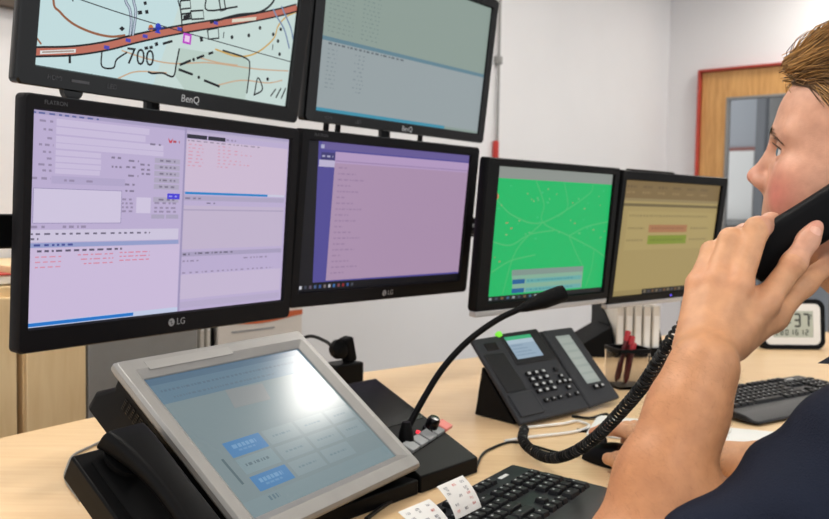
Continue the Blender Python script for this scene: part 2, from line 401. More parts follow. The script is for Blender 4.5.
# colours of each display
def map_content(k):
    k.rect(0, 0, 1, 1, (198, 224, 226), 0)
    k.poly([(.50, .35), (1, .3), (1, 1), (.40, 1)], (202, 221, 216), .6)
    F = [(.485,.777),(.597,.769),(.667,.74),(.777,.755),(.799,.801),(.795,1.0),(.687,1.0),(.524,1.0),(.476,.928)]
    k.poly(F, (188, 208, 199), 1)
    k.rect(0, 0, 1, .33, (205, 222, 214), .8)
    tan, blk = (203, 170, 140), (22, 24, 28)
    for c in ([(.274,.854),(.37,.871),(.471,.868),(.608,.826),(.742,.812),(.85,.801),(.994,.774)], [(.27,1.0),(.334,.948),(.446,.926)], [(.575,.808),(.657,.813),(.742,.805)], [(.651,.949),(.767,.889),(.895,.874),(.97,.839)]):
        k.curve(c, .0022, tan, 1.5)
    k.curve([(.043,.45),(.043,.683),(.065,.731),(.108,.773),(.169,.795),(.231,.796),(.282,.774)], .0036, (150, 96, 66), 2)
    k.curve([(-.0,.869),(.018,.9)], .0026, (150, 96, 66), 2)
    k.curve([(.634,.741),(.737,.753),(.823,.708),(.898,.601),(.915,.515),(.951,.445),(1.0,.396)], .003, (206, 168, 96), 2)
    road = [(0,.941),(.115,.902),(.222,.846),(.322,.777),(.43,.709),(.561,.633),(.719,.547),(.892,.444),(1.0,.37)]
    k.curve(road, .0155, blk, 2.2); k.curve(road, .0098, (190, 110, 92), 2.6)
    k.line([(.0,.41),(.25,.30),(.55,.25),(1,.12)], .012, (198, 104, 84), 2)
    k.poly([(.016,.930),(.016,.948),(.123,.909),(.123,.891)], (226, 228, 226), 3.2); k.line([(.022,.936),(.118,.902)], .0022, (170, 150, 140), 3.4); k.dashes(.3, .1, .31, .004, (150, 130, 120), 3.6, 3)
    k.poly([(.694,.548),(.694,.568),(.804,.516),(.804,.496)], (222, 214, 196), 3.2)
    k.curve([(.05,.64),(.101,.647),(.249,.667),(.414,.682),(.664,.696),(1.0,.713)], .0016, (40, 44, 50), 2.8)
    for q in (.101, .664, .9): k.line([(q,.632),(q,.668)], .002, (40, 44, 50), 2.8)
    for a in ([(.27,.45),(.27,.588),(.289,.638),(.298,.701),(.298,.769)], [(.298,.45),(.298,.577),(.31,.639),(.31,.717),(.308,.766)]):
        k.curve(a, .0052, (92, 104, 128), 2); k.curve(a, .0022, (196, 208, 222), 2.4)
    for a, wd in (([(.455,.42),(.46,.515),(.477,.58),(.491,.687)], .0026), ([(.207,.877),(.212,.953),(.251,.95),(.259,.906),(.293,.858)], .0026),
                  ([(.375,.938),(.392,.943),(.431,.931),(.473,.939),(.48,.865),(.486,.781)], .003), ([(.60,.60),(.716,.516),(.819,.462),(.876,.38),(.883,.30)], .004),
                  ([(.667,.738),(.776,.753),(.799,.801),(.799,.961)], .003), ([(.836,.964),(.844,.854),(.873,.921),(.832,.965)], .003), ([(.573,.472),(.585,.537),(.712,.469)], .003),
                  ([(.918,.953),(.94,.901)], .003), ([(.946,.957),(.967,.89)], .003), ([(.974,.956),(.991,.885)], .003), ([(.105,.922),(.108,.965)], .004)):
        k.curve(a, wd, blk, 3, 4)
    for a in ((.494,.87,.537,.833), (.56,.815,.59,.79), (.607,.776,.627,.761), (.491,.895,.551,.909), (.6,.929,.671,.949)): k.line([a[:2], a[2:]], .0042, blk, 3)
    for u, v in ((.548,.825), (.577,.918)): k.dot(u, v, .003, blk, 3)
    for p in ([(.471,.525),(.475,.57),(.515,.549),(.509,.507)], [(.481,.595),(.486,.625),(.521,.605),(.516,.576)], [(.515,.566),(.524,.608),(.573,.587),(.566,.543)], [(.627,.456),(.641,.521),(.661,.505),(.649,.447)], [(.593,.643),(.601,.694),(.645,.674),(.637,.618)]):
        k.line(p+[p[0]], .003, blk, 3)
    for p in ([(.267,.731),(.278,.741),(.269,.757),(.258,.747)], [(.352,.813),(.365,.805),(.369,.82),(.356,.827)], [(.37,.804),(.382,.796),(.386,.811),(.373,.818)], [(.389,.78),(.4,.77),(.404,.789),(.393,.797)], [(.563,.695),(.575,.687),(.58,.711),(.568,.719)], [(.316,.637),(.331,.628),(.335,.646),(.32,.655)], [(.342,.624),(.353,.616),(.357,.635),(.346,.642)], [(.334,.583),(.344,.575),(.348,.591),(.338,.599)], [(.488,.60),(.514,.58),(.518,.60),(.49,.62)]):
        k.poly(p[::-1], blk, 3)
    for u, v in ((.702,.651),(.778,.616),(.827,.555),(.895,.572),(.923,.605),(.939,.682),(.893,.851),(.93,.53)): k.dot(u, v, .0035, blk, 3)
    k.line([(.42,.776),(.437,.763),(.456,.749)], .004, blk, 3)
    for u, v in ((.222,.854),(.293,.796),(.352,.756),(.479,.676),(.625,.594)): k.rect(u-.009, v-.009, u+.009, v+.009, (74, 70, 180), 3.6)
    k.rect(.496, .69, .530, .748, (190, 70, 200), 3.4); k.rect(.503, .702, .523, .736, (240, 205, 240), 3.8)
    k.dot(.397, .692, .006, (40, 60, 190), 3.8); k.poly([(.385,.725),(.409,.725),(.397,.70)], (40, 60, 190), 3.8); k.dot(.37, .706, .005, (200, 120, 60), 3.8); k.line([(.36,.715),(.42,.69)], .003, (40, 50, 120), 3.8)
    for a in ([(.88,.42),(.903,.461),(.949,.527),(.986,.633)], [(.92,.39),(.939,.426),(.981,.505),(1.0,.57)]): k.curve(a, .0035, (120, 140, 170), 2.7)
    k.text('700', .343, .873, .036, blk, 3, 4)

def form_content(k):
    k.rect(0, 0, 1, 1, (190, 176, 212), 0)
    inp, ln, tx = (204, 192, 222), (160, 150, 182), (152, 140, 170)
    k.rect(0, 0, 1, .018, (170, 160, 196), 1); k.dashes(.004, .012, .21, .008, (96, 104, 160), 2, 1)
    for i, (u1, v0, v1) in enumerate(((.381,.030,.062), (.368,.068,.100), (.436,.108,.138), (.437,.142,.166), (.215,.174,.198), (.216,.204,.228), (.216,.234,.256), (.213,.260,.283))):
        k.rect(.072, v0, u1, v1, inp, 1); k.dashes(.072-.05+.012*(i % 3), (v0+v1)/2, .066, .010, tx, 2, i)
    k.dashes(.0, .308, .06, .011, tx, 2, 20); k.rect(.062, .294, .30, .33, (180, 168, 204), 1); k.dashes(.10, .313, .14, .01, tx, 2, 21); k.dashes(.17, .313, .20, .01, tx, 2, 22)
    k.rect(.009, .352, .291, .516, (150, 140, 180), 1); k.rect(.011, .355, .289, .513, (210, 200, 226), 1.5)
    k.rect(.343, .383, .396, .464, (210, 200, 226), 1)
    for i in range(4): k.dashes(.292, .395+.02*i, .335, .010, tx, 2, 30+i)
    for i in range(7):
        v = .175+.034*i
        if i != 5: k.rect(.405, v, .503, v+.026, (176, 168, 192), 1); k.dashes(.425, v+.013, .49, .010, (128, 120, 142), 2, 40+i)
    k.rect(.458, .358, .507, .388, (72, 62, 216), 2); k.dashes(.464, .373, .50, .008, (150, 150, 240), 2.5, 50)
    for v in (.41, .435, .455): k.dashes(.41, v, .50, .010, tx, 2, int(v*999))
    k.rect(.40, .47, .45, .492, (172, 164, 190), 1); k.rect(.456, .47, .505, .492, (172, 164, 190), 1)
    for u, v in ((.25,.19), (.31,.20), (.352,.215), (.302,.232), (.355,.24), (.358,.262), (.252,.235), (.31,.275), (.30,.32), (.302,.352)): k.dashes(u, v, u+.038, .010, (134, 124, 150), 2, int(u*1e4+v*99))
    k.poly([(.452,.066),(.462,.082),(.472,.066),(.466,.092),(.458,.092)], (204, 44, 60), 2); k.dashes(.472, .083, .50, .012, (180, 80, 96), 2, 61)
    k.dashes(.385, .107, .43, .010, (134, 124, 150), 2, 62)
    k.dashes(.004, .532, .05, .012, tx, 2, 70); k.dashes(.10, .532, .18, .012, tx, 2, 71)
    k.rect(.004, .545, .508, .603, (208, 200, 224), 1); k.dashes(.006, .565, .40, .009, (112, 106, 128), 2, 72, .6); k.dashes(.006, .588, .03, .01, (112, 106, 128), 2, 73)
    k.rect(.0, .607, .51, .628, (150, 160, 206), 1); k.dashes(.015, .617, .14, .010, (70, 80, 150), 2, 74)
    k.rect(.0, .630, .515, .975, (206, 190, 222), 1)
    k.dashes(.025, .645, .30, .010, (96, 88, 112), 2, 75, .75)
    for i in range(3): k.dashes(.02, .672+.024*i, .10, .006, (216, 146, 170), 2, 80+i, .8); k.dashes(.15+.01*i, .668+.022*i, .27, .006, (214, 138, 162), 2, 85+i, .8); k.dashes(.29, .664+.020*i, .40, .006, (216, 134, 158), 2, 90+i, .85)
    k.rect(0, .975, .517, 1, (196, 206, 232), 1); k.rect(.004, .979, .347, .996, (34, 120, 206), 2); k.rect(.517, .0, .525, 1, (160, 150, 188), 2)
    k.rect(.525, .012, 1, .03, (190, 178, 208), 1)
    k.rect(.527, .034, .61, .056, (44, 44, 58), 2); k.rect(.615, .034, .69, .056, (44, 44, 58), 2); k.dashes(.695, .045, .74, .01, tx, 2, 99)
    k.rect(.525, .06, .995, .345, (208, 190, 214), 1)
    k.dashes(.53, .068, .86, .006, (150, 138, 160), 2, 100)
    for i in range(7): k.dashes(.535, .088+.019*i, .60, .005, (214, 150, 172), 2, 101+i, .6); k.dashes(.66, .085+.019*i, .72+.05*(i % 3), .005, (214, 150, 172), 2, 131+i, .5)
    k.rect(.528, .345, .903, .358, (30, 134, 206), 2); k.rect(.903, .345, .99, .358, (206, 206, 226), 2)
    k.rect(.525, .365, .99, .392, (176, 166, 196), 1); k.dashes(.53, .38, .60, .009, (130, 122, 150), 2, 110); k.dashes(.62, .405, .66, .008, (130, 122, 150), 2, 111)
    k.rect(.525, .42, .99, .66, (196, 182, 208), 1); k.rect(.525, .44, .99, .447, (172, 160, 190), 1.5)
    k.rect(.525, .675, .99, .70, (170, 160, 192), 1); k.dashes(.53, .688, .56, .01, (104, 98, 120), 2, 112); k.dashes(.58, .684, .75, .009, (112, 106, 128), 2, 113)
    k.dashes(.53, .725, .60, .009, tx, 2, 114); k.dashes(.80, .722, .92, .009, tx, 2, 115); k.dashes(.53, .79, .95, .008, tx, 2, 116, .5)
    k.rect(.525, .80, .99, .935, (200, 186, 214), 1); k.rect(.525, .95, .99, .985, (184, 172, 204), 1)

def browser_content(k):
    k.rect(0, 0, 1, 1, (17, 17, 23), 0)
    k.poly([(.057,.0),(.08,.943),(1,.95),(1,0)], (82, 76, 150), 1)
    k.rect(.075, .0, 1, .05, (104, 92, 152), 1.3)
    k.rect(.075, .07, .148, .12, (60, 56, 112), 1.5); k.rect(.066, .12, .149, .165, (190, 182, 212), 2)
    k.dashes(.08, .095, .14, .012, (170, 168, 200), 2, 5); k.rect(.07, .02, .088, .045, (176, 176, 206), 2)
    k.rect(.149, .06, 1, .935, (173, 146, 176), 2); k.rect(.149, .06, 1, .135, (182, 156, 196), 2.4); k.rect(.149, .118, 1, .124, (150, 128, 168), 2.8)
    for i in range(19): k.dashes(.172, .165+.04*i, .22+.10*((i*7) % 5)/4, .009, (152, 126, 160), 3, i, .8)
    k.rect(0, .948, 1, 1, (15, 15, 20), 2)
    for i in range(12): k.rect(.012+.0255*i, .962, .024+.0255*i, .984, [(210, 210, 220), (60, 66, 84), (96, 84, 104), (72, 96, 140), (60, 90, 150), (120, 110, 110), (180, 180, 190), (60, 110, 170), (130, 70, 80), (140, 40, 44), (60, 90, 150), (70, 74, 84)][i], 3)

def table_content(k):
    k.rect(0, 0, 1, 1, (142, 158, 150), 0)
    k.rect(0, .537, 1, .98, (152, 163, 166), .6)
    k.rect(0, .522, 1, .548, (98, 132, 146), 1); k.rect(0, .978, .757, 1, (64, 146, 172), 1)
    for i in range(14):
        v = .12+.028*i
        k.dashes(.03, v, .16, .007, (126, 142, 138), 2, i, .6); k.dashes(.20, v, .30, .007, (120, 138, 136), 2, 40+i, .5)
    k.dashes(.04, .562, .46, .012, (96, 106, 112), 2, 77, .7)
    for i in range(10):
        v = .60+.027*i
        k.dashes(.04, v, .09, .007, (130, 142, 144), 2, 60+i, .6); k.dashes(.18+.02*(i % 2), v, .24, .007, (126, 138, 142), 2, 80+i, .5)

def green_content(k):
    k.rect(0, 0, 1, 1, (22, 186, 102), 0); k.rect(0, 0, 1, .085, (142, 148, 142), 1)
    yl = (74, 190, 112)
    rr = random.Random(4)
    for c in ([(.31,.09),(.392,.264),(.395,.407),(.637,.516),(.888,.631),(1,.70)], [(0,.231),(.154,.36),(.401,.407),(.771,.184),(.82,.09)], [(.12,.95),(.2,.62),(.395,.407)], [(.637,.516),(.72,.66),(.80,.78)], [(.637,.516),(.80,.44),(1,.40)], [(.0,.55),(.15,.58),(.3,.50),(.5,.47)], [(.55,.09),(.6,.28),(.52,.36)], [(.84,.95),(.88,.80),(.888,.631)], [(.02,.78),(.16,.70),(.36,.66)]):
        k.curve(c, .0032, yl, 1.4)
    for i in range(46):
        u, v = rr.uniform(.02, .97), rr.uniform(.12, .74); k.rect(u, v, u+rr.uniform(.006, .02), v+.012, rr.choice([(96, 190, 120), (130, 176, 110), (60, 190, 120), (156, 150, 96)]), 1.8)
    k.dot(.012, .22, .007, (190, 120, 80), 2)
    k.poly([(.198,.95),(.80,.95),(.80,.775),(.178,.775)], (132, 176, 152), 2); k.rect(.18, .77, .80, .815, (128, 150, 142), 2.4)
    for v in (.845, .915): k.rect(.19, v, .29, v+.035, (26, 96, 150), 2.6); k.rect(.30, v, .79, v+.035, (104, 172, 168), 2.6); k.dashes(.31, v+.017, .72, .012, (70, 140, 150), 3, int(v*100))
    k.rect(0, .962, 1, 1, (18, 22, 24), 2.6)
    for i in range(9): k.rect(.02+.045*i, .972, .04+.045*i, .99, [(150, 160, 160), (60, 70, 84), (120, 90, 60), (60, 100, 130)][i % 4], 3)

def yellow_content(k):
    k.rect(0, 0, 1, 1, (166, 146, 94), 0); k.rect(0, 0, 1, .15, (126, 104, 66), 1)
    for i in range(6): k.dashes(.03+.15*i, .05, .12+.15*i, .02, (104, 86, 56), 1.6, i); k.dashes(.03+.15*i, .10, .11+.15*i, .02, (146, 124, 82), 1.6, 9+i)
    k.rect(0, .15, 1, .175, (146, 128, 88), 1.4); k.rect(0, .195, 1, .22, (112, 98, 64), 1.4)
    k.rect(.066, .262, .979, .60, (172, 152, 98), 1.4); k.dashes(.08, .30, .9, .018, (136, 120, 78), 2, 4, .6)
    k.rect(.28, .379, .68, .447, (168, 118, 80), 2); k.rect(.283, .474, .685, .553, (128, 142, 48), 2)
    k.dashes(.31, .41, .65, .016, (140, 96, 66), 2.6, 6); k.dashes(.31, .515, .65, .016, (104, 116, 40), 2.6, 7)
    for v in (.41, .515): k.dashes(.08, v, .24, .016, (136, 120, 78), 2, int(v*77)); k.dashes(.72, v, .92, .016, (136, 120, 78), 2, int(v*57))
    k.rect(0, .955, .29, 1, (150, 132, 84), 2); k.rect(.29, .955, 1, 1, (30, 28, 22), 2)
    for i in range(10): k.rect(.31+.04*i, .967, .33+.04*i, .99, [(120, 110, 90), (70, 70, 80), (110, 80, 50)][i % 3], 3)

def sc(p, s): return V(p[0]*s, p[1]*s, (p[2])*s+CAMZ)   # p is relative to the camera height
S1, S2, S3 = .975, 1.03, 1.028
G = 'monitors over the desk'
mt, W, H, ox, oz = monitor('monitor', 'upper left glossy black monitor showing a topographic map with the number 700', sc((-.3806, 1.4502, .3481), S1), 57.05, 8.47, .5355*S1, .299*S1, (.027, .032, .025, .029), .05, M['black_gloss'], map_content)
bqL = mt
b = MB(); print_text(b, 'BenQ', .02, -.0036, -.299*S1/2-.015, .017); b.build('lettering', M['white_print'], mt, smooth=False)
lettering(mt, [('HDMI', -.232, .0095), ('LED', -.135, .0105)], -.299*S1/2-.014, M['dim_print'])
b = MB(); b.box((-.19, -.0036, -.299*S1/2-.014), (.03, .0004, .004)); b.build('port_mark', M['dim_print'], mt)
b = MB(); b.M = Matrix.Translation((-.196, .008, -.299*S1/2-.027)) @ Matrix.Rotation(R(90), 4, 'X'); b.lathe([(.001, -.006), (.016, -.006), (.016, .006), (.001, .006)]); b.build('sensor_eye', M['black_gloss'], mt)
mt, W, H, ox, oz = monitor('monitor', 'upper right glossy black monitor showing a grey-green table with a blue dividing bar', sc((-.0088, 1.8827, .3411), S2), 51.84, 6.49, .5614*S2, .299*S2, (.030, .022, .023, .023), .05, M['black_gloss'], table_content)
bqR = mt
lettering(mt, [('BenQ', .0, .016)], -.299*S2/2-.013, M['white_print']); lettering(mt, [('HDMI', -.255, .009), ('LED', -.165, .010)], -.299*S2/2-.012, M['dim_print'])
for x in (-.235, -.20, .08):
    b = MB(); b.box((x, .02, -.299*S2/2-.030), (.007, .012, .018)); b.build('stand_tab', M['black'], mt, bevel=.002)
mt, W, H, ox, oz = monitor('monitor', 'lower left dark monitor showing a lavender data entry form', sc((-.3763, 1.3691, -.0201), 1), 56.79, 3.43, .5104, .296, (.016, .020, .021, .034), .055, M['lg_bezel'], form_content)
lgL = mt
def lg_logo(t, z, s):
    b = MB(); print_text(b, 'LG', .014*s, -.0036, z, .020*s)
    b.add([(-.012*s+.0085*s*math.cos(2*math.pi*i/20), -.0034, z+.0085*s*math.sin(2*math.pi*i/20)) for i in range(20)], [list(range(20))])
    b.build('lettering', M['grey_print'], t, smooth=False)
    b = MB()
    for x0, z0, w, h in ((-.0125, .0, .0012, .008), (-.0105, -.0035, .004, .0012), (-.016, .0025, .002, .002)): b.box((x0*s, -.0036, z+z0*s), (w*s, .0004, h*s))
    b.build('logo_mark', M['lg_bezel'], t, smooth=False)
lg_logo(mt, -.148-.015, .74)
lettering(mt, [('FLATRON', -.225, .008)], .148+.011, M['dim_print'])
mt, W, H, ox, oz = monitor('monitor', 'lower middle dark monitor showing a mauve page with a blue sidebar', sc((-.0489, 1.8501, -.0141), 1), 48.74, 5.53, .5051, .296, (.021, .030, .021, .030), .055, M['lg_bezel'], browser_content)
lgR = mt
lg_logo(mt, -.148-.015, .74); lettering(mt, [('FLATRON', -.225, .008)], .148+.011, M['dim_print'])
mt, W, H, ox, oz = monitor('monitor', 'black monitor showing a bright green map behind the desk telephone', sc((.3192, 1.9541, -.0462), 1), 44.43, 4.83, .4333, .288, (.039, .021, .017, .018), .05, M['black'], green_content, chin=.013, rad=.004)
gr = mt
mt, W, H, ox, oz = monitor('monitor', 'black monitor showing a dull yellow page with a pink and a green bar', sc((.6684, 2.2487, -.0586), S3), 42.94, 6.18, .4693*S3, .288*S3, (.020, .028, .024, .018), .05, M['black'], yellow_content, chin=.013, rad=.004)
ye = mt
b = MB(); b.box((.035, -.0036, -.288*S3/2-.009), (.006, .001, .004)); b.build('power_light', glow_mat('blue_led', (90, 70, 255), 1.6), mt)['label'] = 'small blue power light'
b = MB(); b.box((-.12, .01, .288*S3/2+.0255), (.20, .02, .005)); b.build('webcam_strip', M['black_matte'], mt, bevel=.002)

# monitor rail with its posts and brackets
t = empty('monitor_rail', at(-48, 446, DESK), None, 'black metal rail and arms carrying the monitors above the desk', 'monitor mount')
O = at(-48, 446, DESK)
def back(m, off, zz=0): return m.matrix_world @ V(0, off, zz)
bL, bR, bG, bY = [back(m, .115) for m in (lgL, lgR, gr, ye)]
rail_z = 1.112
dirL = (V(bR.x, bR.y, 0)-V(bL.x, bL.y, 0)).normalized()
rail = [V(bL.x, bL.y, rail_z)-dirL*.42, V(bL.x, bL.y, rail_z), V(bR.x, bR.y, rail_z), V(.167, 2.263, rail_z), V(.90, 2.72, rail_z)]
def bar(pts, w, h):
    b = MB()
    rings = []
    for i, p in enumerate(pts):
        tt = (pts[min(i+1, len(pts)-1)]-pts[max(i-1, 0)]); tt.z = 0; tt.normalize(); n = V(-tt.y, tt.x, 0)
        rings.append([p-O+n*w/2+V(0, 0, h/2), p-O-n*w/2+V(0, 0, h/2), p-O-n*w/2-V(0, 0, h/2), p-O+n*w/2-V(0, 0, h/2)])
    b.loft(rings); return b
bar(rail, .03, .05).build('rail_bar', M['rail'], t, bevel=.003)
b = MB(); b.box((0, 0, .20), (.035, .035, .40)); b.box((0, 0, .006), (.07, .07, .012)); b.build('post', M['rail'], t, bevel=.003)
b = MB(); p = rail[0]*.95+rail[1]*.05; b.tube([(0, 0, .385), (p.x-O.x, p.y-O.y, .385)], .014); b.build('post_arm', M['rail'], t)
q = V(.865, 2.70, DESK)-O
b = MB(); b.box((q.x, q.y, .20), (.035, .035, .40)); b.box((q.x, q.y, .006), (.07, .07, .012)); b.build('post', M['rail'], t, bevel=.003)
def nearest(p):
    best = None
    for i in range(len(rail)-1):
        a, c = rail[i], rail[i+1]; s = max(0, min(1, (p-a).dot(c-a)/(c-a).length_squared)); w_ = a+(c-a)*s
        if best is None or (w_-p).length < (best-p).length: best = w_
    return best
for m in (lgL, lgR, gr, ye):
    a = back(m, .062); c = nearest(a); b = MB(); b.tube([a-O, V(c.x, c.y, a.z)-O, c-O], .014); b.build('bracket', M['rail'], t)
for m, lo in ((bqL, lgL), (bqR, lgR)):
    a = back(m, .060); c = nearest(a); b = MB(); b.tube([a-O, V(c.x, c.y, a.z)-O, c-O], .014); b.build('bracket', M['rail'], t)

# ---------------------------------------------------------------- touch terminal with its handset cradle
TC, TY, TT = V(-.1761, 1.1375, .8693), 58.97, -52.54
TM = frame(TY, TT)
t = empty('touch_terminal', TC, TM, 'tilted touch screen terminal with a silver frame, low in front of the monitors', 'terminal')
w, h = .304, .228
def ring(ww, hh, rr, y, cx=0, cz=0): return [(p[0], y, p[1]) for p in rrect(ww, hh, rr, 3, cx, cz)]
b = MB(); cx, cz = -.0025, .0
b.loft([ring(w, h, .001, .008), ring(w, h, .001, .002), ring(w+.022, h+.022, .004, -.006, 0, 0), ring(.352, .284, .004, -.0055, cx, cz), ring(.358, .290, .004, -.001, cx, cz), ring(.358, .290, .004, .006, cx, cz), ring(.344, .276, .004, .014, cx, cz)])
b.build('frame', M['silver'], t, bevel=.0008, seg=1, angle=8)['label'] = 'silver frame'
b = MB(); b.box((-.066, -.0058, .128), (.15, .0006, .014)); b.build('name_plate', mat('plate_grey', (156, 154, 151), .42, metal=.3), t)
def touch_content(k):
    k.rect(0, 0, 1, 1, (124, 141, 145), 0)
    k.rect(0, 0, 1, .05, (84, 112, 134), 1); k.rect(0, .05, 1, .19, (98, 126, 144), 1)
    k.dashes(.04, .10, .9, .014, (90, 112, 130), 2, 3, .7); k.dashes(.08, .155, .72, .013, (94, 116, 132), 2, 4, .7)
    k.poly([(.327,.33),(.56,.335),(.588,.205),(.356,.19)], (136, 142, 143), 1.4)
    for u0, v0, u1, v1 in ((.36,.53,.56,.635), (.58,.53,.78,.635), (.36,.655,.56,.755), (.58,.655,.78,.755), (.36,.775,.56,.875), (.58,.775,.78,.875), (.80,.53,.97,.635), (.80,.655,.97,.755)): k.rect(u0, v0, u1, v1, (132, 150, 155), 1.2); k.dashes(u0+.04, (v0+v1)/2, u1-.04, .012, (108, 132, 142), 2, int(u0*999+v0*99))
    k.rect(.125, .53, .342, .636, (72, 128, 178), 1.6); k.rect(.125, .775, .340, .876, (72, 128, 178), 1.6); k.rect(.125, .65, .34, .755, (128, 150, 156), 1.2)
    for v in (.57, .815): k.dashes(.16, v, .30, .026, (112, 158, 196), 2, int(v*100), .9); k.dashes(.18, v+.03, .28, .012, (100, 148, 188), 2, 5, .9)
    k.dashes(.155, .70, .30, .018, (96, 116, 126), 2, 8)
    k.line([(.07,.62),(.075,.80)], .004, (86, 106, 112), 2); k.dashes(.14, .93, .20, .03, (96, 120, 132), 2, 9)
    k.rect(0, .9, 1, 1, (126, 145, 150), .5)
k = Ink(w, h); touch_content(k); k.build('screen', M['touch'], t, (0, .004, 0))
b = MB(); b.loft([ring(.340, .272, .006, .012, cx), ring(.338, .262, .008, .032, cx, .003), ring(.338, .190, .010, .062, cx, .062), ring(.336, .150, .012, .086, cx, .084)]); b.build('housing', M['black'], t)
b = MB()
for j in range(5):
    for i in range(12): b.box((-.1714+.0002*j, .021+.0036*j+.004, .105-.0085*i), (.003, .0020, .005))
b.build('vent_slots', M['black_gloss'], t)
# stand foot (upright under the display)
inv = (Matrix.Translation(TC) @ TM.to_4x4()).inverted()
b = MB(); b.M = inv @ Matrix.Translation((-.245, 1.185, 0)) @ rotz(TY).to_4x4()
b.box((0, 0, DESK+.0066), (.26, .15, .012)); b.box((0, -.01, DESK+.045), (.20, .075, .085)); b.build('foot', M['black'], t, bevel=.003)
iq = rotz(math.degrees(math.atan2(1.4805-1.3368, -.0636-.1053))-90)
b = MB(); b.M = inv @ Matrix.Translation((.1053, 1.3368, DESK)) @ iq.to_4x4()
b.box((-.30, .045, .0115), (.31, .09, .022)); b.build('plinth', M['black'], t, bevel=.002)
# cradle arm on the left flank
b = MB(); pr = [(-.282, .030), (-.186, .030), (-.186, .068), (-.276, .068)]
b.loft([[(x, y, z) for x, y in pr] for z in (.052, -.118)]); b.box((-.178, .045, -.04), (.03, .02, .12)); b.build('handset_cradle', M['black'], t, bevel=.003)
b = MB(); b.box((-.236, .0295, -.035), (.06, .003, .14)); b.build('cradle_recess', M['black_matte'], t)
# the handset lying in it
t2 = empty('telephone_handset', TC+TM @ V(-.232, .0225, -.056), TM, 'black arched handset resting in the cradle left of the touch terminal', 'handset')
b = MB(); rings = []
for i in range(25):
    s = i/24; z = .100-.200*s; arch = -.020*math.sin(math.pi*s)**.8; wd = .058-.016*math.sin(math.pi*s); th = .030-.010*math.sin(math.pi*s)
    rings.append([(p[0], arch-.002-th/2+p[1], z) for p in rrect(wd, th, .009, 4)])
b.loft(rings); b.build('grip', M['black'], t2)
for z in (.078, -.078):
    b = MB(); b.M = Matrix.Translation((0, -.004, z)) @ Matrix.Rotation(R(90), 4, 'X'); b.lathe([(.001, -.004), (.025, -.004), (.027, .004), (.001, .004)]); b.build('ear_cup', M['black_matte'], t2)

# ---------------------------------------------------------------- intercom console with gooseneck microphone
TR_, BR_ = V(-.0636, 1.4805, .86), V(.1053, 1.3368, .765)
ydir = (TR_-BR_); run = V(ydir.x, ydir.y, 0).length; rise = ydir.z
ang = math.degrees(math.atan2(ydir.y, ydir.x))-90       # local y runs to the back
IM = rotz(ang); org = V(BR_.x, BR_.y, DESK)
t = empty('intercom_console', org, IM, 'black wedge intercom console with a row of keys right of the touch terminal', 'intercom')
hf, hb = BR_.z-DESK, TR_.z-DESK; wid = .14
b = MB(); b.loft([[(x, 0, 0), (x, 0, hf), (x, run, hb), (x, run+.012, hb-.008), (x, run+.012, 0)] for x in (-wid, 0)]); b.build('body', M['black'], t, bevel=.002)
sl = Matrix.Translation((0, 0, hf)) @ Matrix.Rotation(math.atan2(hb-hf, run), 4, 'X')       # on the sloped face
L = math.hypot(run, hb-hf)
b = MB(); b.M = sl; b.box((-wid/2, L*.73, .0006), (wid-.012, L*.50, .0012)); b.build('top_panel', M['black_gloss'], t, bevel=.0004)
# where the keys sit on the slope
def onslope(px, py):
    m = (Matrix.Translation(org) @ IM.to_4x4() @ sl).inverted(); o = m @ V(0, 0, CAMZ); dd = (m.to_3x3() @ ray(px, py)); return o-dd*(o.z/dd.z)
ka, kb_ = onslope(410, 448), onslope(443, 427)
for i in range(5):
    p = ka+(kb_-ka)*(i/4); b = MB(); b.M = sl @ Matrix.Translation((p.x, p.y, 0)) @ Matrix.Rotation(math.atan2(kb_.y-ka.y, kb_.x-ka.x), 4, 'Z')
    b.box((0, 0, .003), ((kb_-ka).length/4*.86, .022, .007)); o = b.build('push_key', M['pink_key' if i == 4 else 'grey_key'], t, bevel=.0015)
    if i == 4: o['label'] = 'pink push key at the end of the row'
p = onslope(430, 430); b = MB(); b.M = sl @ Matrix.Translation((p.x, p.y, 0)); b.lathe([(.001, 0), (.0125, 0), (.0125, .004), (.0105, .006), (.0105, .020), (.008, .024), (.001, .0245)]); b.build('dial_knob', M['black_gloss'], t)
p = onslope(418, 433); b = MB(); b.M = sl @ Matrix.Translation((p.x, p.y, 0)); b.lathe([(.0005, 0), (.004, 0), (.004, .003), (.0005, .0045)], 12); b.build('signal_light', glow_mat('red_led', (240, 40, 60), 1.5), t)['label'] = 'red signal light'
gm = (Matrix.Translation(org) @ IM.to_4x4()).inverted()
g0 = sl @ onslope(406, 441); b = MB(); b.M = Matrix.Translation(g0); b.lathe([(.001, -.002), (.013, -.002), (.011, .014), (.0065, .03), (.001, .03)]); b.build('gooseneck_socket', M['black'], t)
gp = [g0+V(0, 0, .01)]+[gm @ P(*q) for q in ((410, 424, 1.345), (424, 398, 1.352), (443, 368, 1.362), (468, 341, 1.375), (497, 320, 1.39), (524, 307, 1.40))]
b = MB(); b.tube(catmull(gp, 8), .0052, 10); b.build('gooseneck', M['black'], t)
ma, mb_ = gm @ P(520, 309, 1.40), gm @ P(565, 292.5, 1.415)
b = MB(); dv = mb_-ma; b.tube([ma, ma+dv*.12, ma+dv*.42, ma+dv*.5, ma+dv*.9, ma+dv*.985, mb_], [.0055, .0085, .0125, .014, .0145, .013, .007], 18); b.build('microphone_head', M['black_matte'], t)

